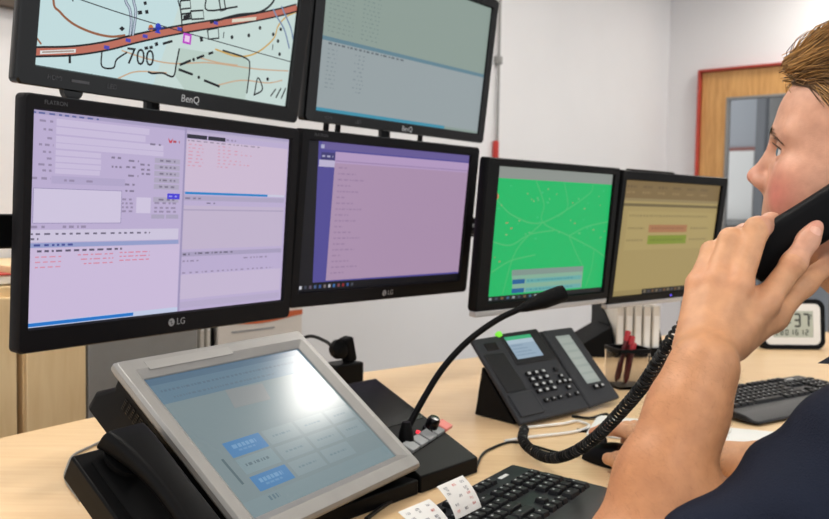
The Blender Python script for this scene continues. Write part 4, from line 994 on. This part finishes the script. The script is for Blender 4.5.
# nose
F.cone(hp(.0845, 0, .013), hp(.1030, 0, -.024), .0082, .0078, .012)
F.ell(hp(.1062, 0, -.0300), (.0092, .0098, .0082), HR, .008)
for s in (1, -1):
    F.ell(hp(.0955, .0115*s, -.0355), (.0105, .0068, .0080), HR, .008)
    F.ell(hp(.0990, .0082*s, -.0425), (.0062, .0036, .0046), HR, .003, -1)
F.cone(hp(.1015, 0, -.037), hp(.086, 0, -.048), .0040, .005, .006)
# lips
F.chain([hp(.069, .021, -.073), hp(.080, .008, -.0685), hp(.081, 0, -.0695), hp(.080, -.008, -.0685), hp(.069, -.021, -.073)], [.003, .0055, .0052, .0055, .003], .006)
F.chain([hp(.069, .020, -.0765), hp(.079, .007, -.0815), hp(.079, -.007, -.0815), hp(.069, -.020, -.0765)], [.003, .006, .006, .003], .006)
F.chain([hp(.075, .019, -.0748), hp(.086, 0, -.0752), hp(.075, -.019, -.0748)], [.0012, .0013, .0012], .002); F.p[-1] = F.p[-1][:6]+(-1,)+F.p[-1][7:]; F.p[-2] = F.p[-2][:6]+(-1,)+F.p[-2][7:]
# ears
for s in (1, -1):
    er = HR@np.array(Matrix.Rotation(R(14*s), 3, 'Z') @ Matrix.Rotation(R(-10), 3, 'Y'))
    F.ell(hp(-.024, .0775*s, -.012), (.017, .0055, .030), er, .008)
    F.ell(hp(-.020, .0825*s, -.010), (.009, .005, .019), er, .006, -1)
# neck and the trunk under the shirt
F.cone(hp(-.030, 0, -.055), tp(-.085, 0, -.215), .052, .060, .04)
F.cone(hp(.035, 0, -.100), tp(-.040, 0, -.190), .018, .028, .03)
F.cone(tp(-.085, 0, -.215), tp(-.110, 0, -.42), .062, .085, .04)
SL, SR = wp(.432, .722, .985), wp(.672, 1.018, .985)
for S_ in (SL, SR): F.cone(tp(-.09, 0, -.250), S_, .045, .042, .04)
# left arm, raised
D_ = .012
EL = wp(.170, .716, .797); WL = pw_(704, 366, .800)
F.cone(SL, EL, .042, .038, .03)
ax = WL-EL
F.chain([EL, EL+ax*.22, EL+ax*.55, EL+ax*.82, WL], [.036, .0400, .0365, .0310, .0275], .03)
F.ell(EL+wp(-.004, -.004, -.004), (.036, .036, .036), None, .02)
ib, mb2, rb_, pb = pw_(722, 348, .806+D_), pw_(711, 343, .806+D_), pw_(700, 343, .809+D_), pw_(691, 347, .814+D_)
IM_, MM_, RM_, PM_ = pw_(765, 302, .833+D_), pw_(738, 285, .828+D_), pw_(716, 280, .836+D_), pw_(698, 284, .848+D_)
F.cone(WL, (ib+pb)/2, .0265, .022, .02)
F.chain([ib, IM_], [.0172, .0136], .009); F.chain([mb2, MM_], [.0172, .0133], .009); F.chain([rb_, RM_], [.0168, .0126], .009); F.chain([pb, PM_], [.0168, .0116], .009)
F.cone(pw_(712, 345, .822+D_), pw_(738, 300, .848+D_), .020, .016, .02)
F.chain([IM_, pw_(794, 263, .834+D_), pw_(808, 240, .836+D_), pw_(816, 225, .839+D_)], [.0130, .0112, .0102, .0088], .006)
F.chain([MM_, pw_(757, 229, .842+D_), pw_(771, 223, .868+D_), pw_(779, 236, .884+D_)], [.0130, .0116, .0100, .0085], .006)
F.chain([RM_, pw_(730, 239, .850+D_), pw_(745, 233, .876+D_), pw_(757, 244, .892+D_)], [.0122, .0106, .0092, .0080], .006)
F.chain([PM_, pw_(711, 251, .862+D_), pw_(723, 245, .884+D_), pw_(735, 253, .898+D_)], [.0108, .0094, .0082, .0072], .006)
F.chain([pw_(734, 344, .824+D_), pw_(772, 316, .852+D_), pw_(803, 284, .872+D_), pw_(832, 262, .884+D_)], [.0165, .0142, .0112, .0095], .012)
for q, s in ((IM_, 1), (MM_, .9), (RM_, .85), (PM_, .8)): F.ell(q+wp(0, -.006, .001), (.0095*s, .0085*s, .0085*s), None, .010)
F.ell(pw_(794, 263, .830+D_), (.0112, .0105, .0112), None, .006)
# right arm on the desk, hand over the mouse
ER = wp(.640, 1.160, .797); WR = wp(.450, 1.322, .777)
F.cone(SR, ER, .044, .035, .02)
ax = WR-ER
F.chain([ER, ER+ax*.25, ER+ax*.6, WR], [.034, .035, .031, .0250], .015)
md = wp(-.656, .755, 0); ms = wp(.755, .656, 0); mo = wp(.338, 1.392, DESK)-md*.020+ms*.004+wp(0, 0, .004)
def mp_(x, y, z): return mo+ms*x+md*y+wp(0, 0, z)
kn = [mp_(-.024+.021*i, -.030+(.006, .010, .004, -.008)[i], .060-.003*i) for i in range(4)]
for i in range(4): F.cone(WR+ms*(-.014+.010*i), kn[i], .0185, .0125, .016)
F.cone(WR, mp_(0, -.05, .046), .024, .018, .02)
for i in range(4):
    x = -.026+.022*i; ln = (.052, .056, .050, .036)[i]; zd = (0, .002, .005, .022)[i]
    F.chain([kn[i], mp_(x, .002, .062-zd*.7), mp_(x, ln*.62, .0550-zd), mp_(x, ln, .0470-zd)], [.0122, .0108, .0098, .0082], .006)
F.chain([WR+ms*(-.018)+wp(0, 0, -.002), mp_(-.052, -.058, .034), mp_(-.056, -.022, .022), mp_(-.050, .004, .018)], [.018, .0150, .0125, .0098], .012)

vert, faces = F.mesh(.0019, (.02, .55, .715), (1.0, 1.60, 1.40))
# skin colour: redder cheeks, nose, ears, knuckles and lips
def blob(c, r): return np.exp(-(((vert-c)/r)**2).sum(1))
base = np.array(lin((211, 159, 120))[:3]); tint = np.tile(base, (len(vert), 1))
def mixc(w_, c):
    global tint
    tint = tint*(1-w_[:, None])+np.array(lin(c)[:3])*w_[:, None]
w_ = np.clip((vert[:, 0] < .40)*(vert[:, 2] < 1.06)*1.0, 0, 1)
mixc(blob(EL+(WL-EL)*.45, .17)*.75*(vert[:, 1] < .95), (182, 121, 78))
face_w = np.clip((vert[:, 2]-1.09)/.03, 0, 1)*((vert-HO)@f0 > -.03); face_w *= np.linalg.norm(vert-HO, axis=1) < .17
mixc(face_w*.8, (210, 158, 134))
for s in (1, -1): mixc(blob(hp(.066, .050*s, -.046), .026)*.7, (204, 104, 94))
mixc(blob(hp(.108, 0, -.034), .015)*.45, (214, 128, 114)); mixc(blob(hp(.084, 0, -.074), wp(.010, .010, .008))*.8, (196, 106, 100))
for q in (IM_, MM_, RM_, PM_): mixc(blob(q, .013)*.45, (212, 136, 110))
mixc(blob(pw_(794, 263, .822+D_), .009)*.35, (206, 140, 112)); mixc(blob(pw_(816, 222, .83+D_), .011)*.5, (232, 158, 140))
ia = pw_(808, 240, .836+D_)-IM_; ia /= np.linalg.norm(ia); pc = pw_(794, 263, .834+D_); along_f = (vert-pc)@ia; near_f = np.exp(-((np.linalg.norm(vert-pc, axis=1)/.014)**4))*((vert-pc)@np.array(F_) < 0)
for q_ in (-.0042, 0, .0042): mixc(near_f*np.exp(-((along_f-q_)/.0011)**2)*.38, (150, 92, 66))  # finger crease shade painted into the tint as thin darker lines
for i in range(4): mixc(blob(mp_(-.026+.022*i, .05, .046), .018)*.4, (222, 140, 120))
skin = bpy.data.materials.new('skin'); skin.use_nodes = True; nt = skin.node_tree; bs = nt.nodes['Principled BSDF']
at_ = nt.nodes.new('ShaderNodeAttribute'); at_.attribute_name = 'tint'; tc = nt.nodes.new('ShaderNodeTexCoord')
n1 = nt.nodes.new('ShaderNodeTexNoise'); n1.inputs['Scale'].default_value = 70; n1.inputs['Detail'].default_value = 4; nt.links.new(tc.outputs['Object'], n1.inputs['Vector'])
r1 = nt.nodes.new('ShaderNodeValToRGB'); r1.color_ramp.elements[0].position = .3; r1.color_ramp.elements[1].position = .7
r1.color_ramp.elements[0].color = (.86, .82, .80, 1); r1.color_ramp.elements[1].color = (1.04, 1.03, 1.02, 1); nt.links.new(n1.outputs['Fac'], r1.inputs['Fac'])
mx = nt.nodes.new('ShaderNodeMix'); mx.data_type = 'RGBA'; mx.blend_type = 'MULTIPLY'; mx.inputs['Factor'].default_value = 1
nt.links.new(at_.outputs['Color'], mx.inputs['A']); nt.links.new(r1.outputs['Color'], mx.inputs['B']); nt.links.new(mx.outputs['Result'], bs.inputs['Base Color'])
n2 = nt.nodes.new('ShaderNodeTexNoise'); n2.inputs['Scale'].default_value = 520; n2.inputs['Detail'].default_value = 3; nt.links.new(tc.outputs['Object'], n2.inputs['Vector'])
bp = nt.nodes.new('ShaderNodeBump'); bp.inputs['Strength'].default_value = .22; bp.inputs['Distance'].default_value = .001; nt.links.new(n2.outputs['Fac'], bp.inputs['Height']); nt.links.new(bp.outputs['Normal'], bs.inputs['Normal'])
bs.inputs['Roughness'].default_value = .48; bs.inputs['Specular IOR Level'].default_value = .38
bs.inputs['Subsurface Weight'].default_value = .12; bs.inputs['Subsurface Radius'].default_value = (.012, .005, .003); bs.inputs['Subsurface Scale'].default_value = .5
person = field_object('person', vert, faces, skin, None, tint)
tag(person, 'young man in a navy polo shirt holding a black telephone handset to his ear', 'person')

# eyes
eye_m = [mat('eye_white', (226, 218, 214), .25), mat('iris_blue_grey', (92, 112, 122), .2), mat('pupil_black', (8, 8, 9), .1)]
for s in (1, -1):
    b = MB(); c = V(*hp(.0718, .0315*s, .0002)); b.M = Matrix.Translation(c) @ Matrix(HR.tolist()).to_4x4() @ Matrix.Rotation(R(10), 4, 'Z') @ Matrix.Rotation(R(90), 4, 'Y')
    prof = [(.0122*math.sin(a), .0122*math.cos(a)) for a in [math.pi*i/30 for i in range(31)]]
    prof[0] = (.0003, .0122); prof[-1] = (.0003, -.0122)
    for i in range(30):
        (r0, z0), (r1_, z1) = prof[i], prof[i+1]; a = math.pi*(i+.5)/30; mi_ = 2 if a < .24 else 1 if a < .58 else 0
        ring0 = [(r0*math.cos(2*math.pi*k/28), r0*math.sin(2*math.pi*k/28), z0) for k in range(28)]; ring1 = [(r1_*math.cos(2*math.pi*k/28), r1_*math.sin(2*math.pi*k/28), z1) for k in range(28)]
        b.loft([ring0, ring1], mi_, cap=False)
    b.build('eyeball', eye_m, person)
# hair: strands over a close cap
from mathutils.bvhtree import BVHTree
hair_m = bpy.data.materials.new('light_brown_hair'); hair_m.use_nodes = True; nt = hair_m.node_tree; bs = nt.nodes['Principled BSDF']
a_ = nt.nodes.new('ShaderNodeAttribute'); a_.attribute_name = 'tint'; nt.links.new(a_.outputs['Color'], bs.inputs['Base Color']); bs.inputs['Roughness'].default_value = .42; bs.inputs['Specular IOR Level'].default_value = .4
brow_m = mat('dark_brown_hair', (58, 40, 28), .5)
HF = Field()
HF.ell(hp(-.022, 0, .058), (.106, .0835, .090), HR)
HF.ell(hp(.052, .004, .105), (.036, .050, .022), HR@np.array(Matrix.Rotation(R(24), 3, 'Y')), .03)
HF.ell(hp(.100, 0, -.030), (.085, .12, .098), HR@np.array(Matrix.Rotation(R(14), 3, 'Y')), .012, -1)
HF.ell(hp(-.02, 0, -.13), (.2, .2, .105), HR@np.array(Matrix.Rotation(R(-14), 3, 'Y')), .012, -1)
hv, hfc = HF.mesh(.003, HO-.19, HO+.22)
rs = np.random.RandomState(5); skin_gap = F.eval(hv)
hair_dark, hair_lite = np.array(lin((84, 56, 32))[:3]), np.array(lin((214, 164, 98))[:3])
field_object('hair_cap', hv, hfc, hair_m, person, np.tile(np.array(lin((98, 70, 42))[:3]), (len(hv), 1)))
bvh = BVHTree.FromPolygons([tuple(v) for v in hv], [tuple(f) for f in hfc])
loc = (hv-HO)@HR
SV, SF, ST = [], [], []
def strand(pts, r, col):
    b = len(SV)
    for i, p in enumerate(pts):
        t = pts[min(i+1, len(pts)-1)]-pts[max(i-1, 0)]; t = t/np.linalg.norm(t); a = np.cross(t, u0+wp(.1, .2, 0)); a /= np.linalg.norm(a); c = np.cross(t, a); rr = r*(1-.75*(i/(len(pts)-1))**2)
        for k in range(3): SV.append(p+(a*math.cos(2.094*k)+c*math.sin(2.094*k))*rr); ST.append(col)
    for i in range(len(pts)-1):
        for k in range(3): SF.append((b+3*i+k, b+3*i+(k+1) % 3, b+3*i+3+(k+1) % 3, b+3*i+3+k))
cand = np.where((loc[:, 2] > -.06) & (skin_gap > .0004))[0]
for i in rs.choice(cand, 8000):
    p = hv[i].copy(); x, y, z = loc[i]
    top = np.clip((z-.05)/.05, 0, 1); side = np.sign(y)
    back = wp(-1, .25*side*(1-top), -.15-.55*(1-top)); front = np.clip((x-.02)/.06, 0, 1)*top
    L_ = .022+.045*top*rs.uniform(.6, 1.1)
    if front > .3: back = wp(-1, .35*rs.uniform(-.6, 1), .55*front)
    sway = rs.normal(0, .10, 3); dirl = back+sway; dirl /= np.linalg.norm(dirl)
    pts = [p]; nrm = None
    tone = np.clip(rs.normal(.45, .30)+.12*math.sin(y*170+x*30), 0, 1)
    lift = rs.uniform(.001, .007)*(1+1.0*front)
    for s_ in range(5):
        q = pts[-1]+HR@(dirl*L_/5); hit = bvh.find_nearest(Vector(q))
        if hit[0] is not None:
            n_h = np.array(hit[1]); q = np.array(hit[0])+n_h*lift*min(1, (s_+1)/3)
        pts.append(q); dirl = dirl+wp(0, 0, -.06)
    strand(pts, .00045+.0003*rs.rand(), hair_dark*(1-tone)+hair_lite*tone)
# swept front locks overhanging the forehead
for i in range(700):
    y = rs.uniform(-.045, .055); x0 = .094-.012*(y/.05)**2+rs.normal(0, .004); z0 = .092+rs.normal(0, .004)
    tone = np.clip(rs.normal(.55, .28), 0, 1); L_ = rs.uniform(.05, .085); up = rs.uniform(.2, .75); pts = []
    for k in range(7):
        t = k/6; pts.append(hp(x0-.006*math.sin(t*3.1)-L_*t, y*(1+.25*t)+.012*t, z0+.004*0+(up*.05)*math.sin(t*1.75)+.012*t))
    strand(pts, .00048+.0003*rs.rand(), hair_dark*(1-tone)+hair_lite*tone)
# sideburn and temple, lying on the skin
bvb = BVHTree.FromPolygons([tuple(v) for v in vert], [tuple(f) for f in faces])
def skin_at(p):
    h_ = bvb.find_nearest(Vector(p)); return np.array(h_[0]), np.array(h_[1])
for i in range(900):
    s = 1 if rs.rand() < .75 else -1; q, n_h = skin_at(hp(-.012+rs.uniform(-.012, .020), .078*s, rs.uniform(-.020, .060)))
    tone = np.clip(rs.normal(.45, .2), 0, 1); d_ = HR@wp(-.55+rs.normal(0, .15), 0, -1); d_ -= n_h*(d_@n_h); d_ /= np.linalg.norm(d_)
    strand([q, q+d_*.005+n_h*.0010, q+d_*.010+n_h*.0016], .0004, hair_dark*(1-tone)+hair_lite*tone)
field_object('hair', np.array(SV), np.array(SF), hair_m, person, np.array(ST))
# brows, lashes, arm hair
def begin():
    SV.clear(); SF.clear(); ST.clear()
begin()
dk_ = np.array(lin((66, 44, 30))[:3])
for s in (1, -1):
    begin()
    for i in range(170):
        t = rs.rand()**1.4; c = hp(.090-.014*t*t-.004*t, (.012+.036*t)*s, .0215-.012*t+.003*math.sin(t*3)+rs.normal(0, .0018*(1.2-t)))
        q, n_h = skin_at(c); d_ = HR@wp(-.25-.3*t, .85*s, .25-.7*t); d_ /= np.linalg.norm(d_)
        strand([q, q+d_*.003+n_h*.0007, q+d_*.0066+n_h*.0006], .00026, dk_*rs.uniform(.8, 1.5)*(1+1.6*t))
    field_object('eyebrow', np.array(SV), np.array(SF), hair_m, person, np.array(ST))
    begin()
    for i in range(70):
        t = i/69; c = hp(.0805+.0045*math.sin(t*3.0)-.006*t, (.0205+.024*t)*s, .0040+.0030*math.sin(t*3.1)-.0025*t); out = HR@wp(.9-.4*t, (.25+.6*t)*s, .15); out /= np.linalg.norm(out)
        strand([c, c+out*.0045-hu_*.0006, c+out*.0090+hu_*.0016], .00036, dk_*.5)
    field_object('eyelashes', np.array(SV), np.array(SF), hair_m, person, np.array(ST))
begin()
ax = (WL-EL)/np.linalg.norm(WL-EL)
for i in range(2200):
    t = rs.uniform(.12, 1.02); a = rs.uniform(0, 6.283); e1 = np.cross(ax, u0); e1 /= np.linalg.norm(e1); e2 = np.cross(ax, e1)
    q, n_h = skin_at(EL+(WL-EL)*t+(e1*math.cos(a)+e2*math.sin(a))*.045)
    d_ = ax*rs.uniform(-.2, .8)+np.cross(n_h, ax)*rs.normal(.5, .5)+n_h*.25; d_ /= np.linalg.norm(d_); L_ = rs.uniform(.004, .010)
    strand([q, q+d_*L_*.5+n_h*.0006, q+d_*L_], .00005, np.array(lin((128, 84, 54))[:3]))
field_object('arm_hair', np.array(SV), np.array(SF), hair_m, person, np.array(ST))
# nail of the outstretched finger
nail_m = mat('fingernail', (222, 168, 146), .3)
def nail(c, along_, out, w_, l_):
    a = along_/np.linalg.norm(along_); o_ = out-a*(out@a); o_ /= np.linalg.norm(o_); s_ = np.cross(a, o_); b = MB(); rings = []
    for i in range(9):
        t = -1+i/4; hw = w_*(1-.25*max(0, t)**4)*(.85 if i == 0 else 1)*(.55 if i == 8 else 1); rings.append([tuple(c+a*l_*t+s_*hw*math.sin(q)+o_*(.0045*math.cos(q)-.0045+dz-.0010*t*t)) for q, dz in [(-1.2+2.4*k/8, 0) for k in range(9)]+[(1.2-2.4*k/8, -.0008) for k in range(9)]])
    b.loft(rings); return b.build('fingernail', nail_m, person)
tip, dip = pw_(816, 225, .839+D_), pw_(808, 240, .836+D_)
qn, nn_ = skin_at(tip*.80+dip*.20+wp(-.001, -.03, .004))
nail(qn+nn_*.0006, tip-dip, nn_, .0064, .0062)

# navy polo shirt
T = Field()
T.ell(tp(-.112, 0, -.335), (.112, .172, .17), TRm, .05); T.ell(tp(-.110, 0, -.50), (.118, .155, .16), TRm, .06); T.ell(tp(-.120, 0, -.645), (.135, .172, .115), TRm, .05)
T.cone(tp(-.085, 0, -.200), tp(-.10, 0, -.30), .062, .10, .04)
for S_, E_, fr in ((SL, EL, .70), (SR, ER, .66)):
    T.cone(tp(-.100, 0, -.238), S_, .058, .060, .04)
    e = S_+(E_-S_)*fr; dr = (E_-S_)/np.linalg.norm(E_-S_)
    dn = wp(0, 0, -.006)
    T.cone(S_+dn*.5, S_+(E_-S_)*(fr+.15)+dn, .060, .052, .03, 1, (e, dr))
    T.cone(e-dr*.03+dn, e+dr*.03+dn, .0545, .0545, .004, 1, (e, dr))
def folds(X):
    q = X@np.stack([wp(9, 4, 22), wp(-14, 20, 9), wp(22, -6, 14)], 1)
    return -.0048*np.sin(q[:, 0]*2.1+1.5*np.sin(q[:, 1]))+.0034*np.sin(q[:, 2]*2.4+2*np.sin(q[:, 0]*.7))
sv, sf = T.mesh(.0042, (.16, .50, .46), (1.05, 1.42, 1.15), folds)
shirt_m = mat('navy_cotton', (24, 29, 44), .85, spec=.2, noise=(14, .12), bump=(650, .5))
shirt = field_object('shirt', sv, sf, shirt_m, person)
b = MB(); N_ = 36; rings = []
for i in range(N_+1):
    a = R(24+312*i/N_); fx, fy = math.cos(a), math.sin(a); op = max(0, math.cos(a))**2
    base_ = tp(-.078+.066*fx, .064*fy, -.196-.030*max(0, fx)+.022*max(0, -fx)); topp = tp(-.076+.067*fx, .066*fy, -.160-.034*max(0, fx)+.030*max(0, -fx)); fold = tp(-.078+.076*fx, .076*fy, -.160-.034*max(0, fx)+.030*max(0, -fx)); edge = tp(-.076+(.090+.046*op)*fx, (.094)*fy, -.200-.026*max(0, fx)+.034*max(0, -fx)-.006*op)
    rings.append([tuple(p) for p in (base_, topp, fold, edge, edge*.5+fold*.5+wp(0, 0, -.004)-f0*.002*fx-l0*.002*fy, fold*.7+base_*.3)])
b.loft(rings); b.build('collar', shirt_m, shirt, bevel=.0015)
# trousers and shoes under the desk
K = Field()
K.ell(tp(-.125, 0, -.70), (.135, .175, .085), TRm, .05)
for s in (1, -1):
    K.chain([tp(-.11, .085*s, -.705), tp(.10, .105*s, -.690), tp(.29, .115*s, -.690)], [.080, .074, .062], .04)
    K.chain([tp(.29, .115*s, -.690), tp(.30, .118*s, -.86), tp(.285, .12*s, -1.12)], [.062, .058, .050], .04)
kv, kf = K.mesh(.007, TO+wp(-.65, -.65, -1.2), TO+wp(.65, .65, -.58))
field_object('trousers', kv, kf, mat('dark_trousers', (36, 38, 46), .85, bump=(500, .3)), person)
for s in (1, -1):
    b = MB(); b.M = Matrix.Translation(V(*tp(.335, .12*s, -TO[2]))) @ Matrix(TRm.tolist()).to_4x4(); rings = []
    for i in range(15):
        t = i/14; hw = .030+.016*math.sin(math.pi*min(1, t*.95+.1)); hz = .085-.055*min(1, max(0, (t-.25)/.5))
        rings.append([(-.11+.27*t, hw*math.cos(a)*(.98 if 0 < i < 14 else .5), max(.002, .02+hz*max(-.3, math.sin(a))*(1 if 0 < i < 14 else .6))) for a in [2*math.pi*k/16 for k in range(16)]])
    b.loft(rings); b.build('shoe', mat('black_leather', (20, 20, 21), .4), person)

# the handset in his hand
Mh, Eh = pw_(742, 265, .890), pw_(912, 158, .822)
a_h = Mh-Eh; Lh = np.linalg.norm(a_h); a_h /= Lh; nrm_h = -np.array(F_)-a_h*(-np.array(F_)@a_h); nrm_h /= np.linalg.norm(nrm_h); s_h = np.cross(a_h, nrm_h)
hm = np.eye(4); hm[:3, 0], hm[:3, 1], hm[:3, 2], hm[:3, 3] = s_h, nrm_h, a_h, (Mh+Eh)/2
t = empty('phone_handset', (0, 0, 0), None, 'black telephone handset held to the ear by the man in navy', 'handset'); t.matrix_world = Matrix(hm.tolist())
b = MB(); rings = []
for i in range(31):
    s_ = i/30; z = -Lh/2+Lh*s_; e = min(1, math.sqrt(max(0, 1-(max(0, abs(2*s_-1)-.9)/.1)**2))+.55); wd = (.050-.004*math.sin(math.pi*s_))*min(1, e); th = (.026-.005*math.sin(math.pi*s_))*min(1, e)
    rings.append([(p[0], p[1]+.006*math.sin(math.pi*s_), z) for p in rrect(wd, th, .0085, 4)])
b.loft(rings); b.build('grip', mat('handset_black', (9, 9, 11), .5, spec=.12), t)
for z in (-1, 1):
    b = MB(); b.M = Matrix.Translation((0, -.010, z*(Lh/2-.028))) @ Matrix.Rotation(R(90), 4, 'X'); b.lathe([(.001, 0), (.022, 0), (.0235, .006), (.018, .010), (.001, .010)]); b.build('ear_cup', M['black_matte'], t)
# coiled cord from the handset down to the desk telephone
start = pw_(744, 268, .905)
ph_c = PC+PM @ V((.03-.5)*pw, -.002, -.5*ph-.004)
ctl = [V(*start), P(712, 300, .93), P(682, 328, .95), P(661, 358, 1.0), P(641, 388, 1.06), P(617, 416, 1.13), P(596, 437, 1.20), P(574, 452, 1.27), P(553, 458, 1.34), P(536, 453, 1.41), P(523, 440, 1.48), ph_c]
sp_ = catmull(ctl, 60); ln = [0]
for i in range(1, len(sp_)): ln.append(ln[-1]+(sp_[i]-sp_[i-1]).length)
tot = ln[-1]; pitch = .0094; nst = int(tot/pitch*14); pts = []; j = 0; up = V(0, 0, 1)
for i in range(nst+1):
    d_ = tot*i/nst
    while j < len(ln)-2 and ln[j+1] < d_: j += 1
    q = (d_-ln[j])/max(1e-9, ln[j+1]-ln[j]); p = sp_[j].lerp(sp_[j+1], q); tt = (sp_[j+1]-sp_[j]).normalized(); a = (up-tt*up.dot(tt)).normalized(); c_ = tt.cross(a)
    ph_ = 2*math.pi*d_/pitch; env = min(1, d_/.03, max(.05, (tot-d_)/.05)); pts.append(p+(a*math.cos(ph_)+c_*math.sin(ph_))*.0072*env)
b = MB(); b.tube(pts, .0020, 6); o = b.build('handset_cord', M['cable']); tag(o, 'black coiled cord hanging from the held handset to the desk telephone', 'cord')

# office chair under him
cb = tp(-.13, 0, -TO[2]); t = empty('office_chair', V(*cb), Matrix(TRm.tolist()), 'dark grey office chair under the seated man', 'chair')
cm_ = mat('chair_fabric', (46, 48, 54), .9, bump=(400, .4))
b = MB(); b.loft([[(p[0], p[1], z) for p in rrect(w1, w2, .09, 5)] for w1, w2, z in ((.44, .44, .352), (.48, .48, .37), (.48, .48, .40), (.45, .45, .412))]); b.build('seat', cm_, t)
b = MB(); rings = []
for i in range(9):
    z = .56+.40*i/8; x = -.225-.05*(i/8)**2; rings.append([(x-.03+p[1], p[0], z) for p in rrect(.40-.06*(i/8)**3, .045, .02, 3)])
b.loft(rings); b.build('backrest', cm_, t)
b = MB(); b.tube(catmull([(-.12, 0, .34), (-.29, 0, .38), (-.30, 0, .62)], 6), .016); b.build('back_bar', M['black'], t)
b = MB(); b.lathe([(.001, .12), (.03, .12), (.03, .25), (.022, .25), (.022, .352), (.001, .352)]); b.build('column', M['black'], t)
for i in range(5):
    a = 2*math.pi*i/5+.3; b = MB(); b.tube([(0, 0, .115), (.15*math.cos(a), .15*math.sin(a), .10), (.29*math.cos(a), .29*math.sin(a), .075)], [.026, .020, .014]); bb = b.build('base_arm', M['black'], t)
    b = MB(); b.M = Matrix.Translation((.29*math.cos(a), .29*math.sin(a), .028)) @ Matrix.Rotation(a, 4, 'Z') @ Matrix.Rotation(R(90), 4, 'X'); b.lathe([(.001, -.02), (.026, -.02), (.027, 0), (.026, .02), (.001, .02)], 18); b.build('caster', M['black_matte'], bb)
# ---------------------------------------------------------------- light and picture settings
w = bpy.data.worlds.new('daylight'); SC.world = w; w.use_nodes = True
bg = w.node_tree.nodes['Background']; bg.inputs[0].default_value = (0.96, 0.98, 1.0, 1); bg.inputs[1].default_value = 1.36
SC.view_settings.view_transform = 'Standard'; SC.view_settings.look = 'None'
SC.view_settings.exposure = 0.0; SC.view_settings.gamma = 1.0; SC.view_settings.use_curve_mapping = False
SC.cycles.use_denoising = True
SC.cycles.max_bounces = 8; SC.cycles.diffuse_bounces = 4; SC.cycles.sample_clamp_indirect = 6
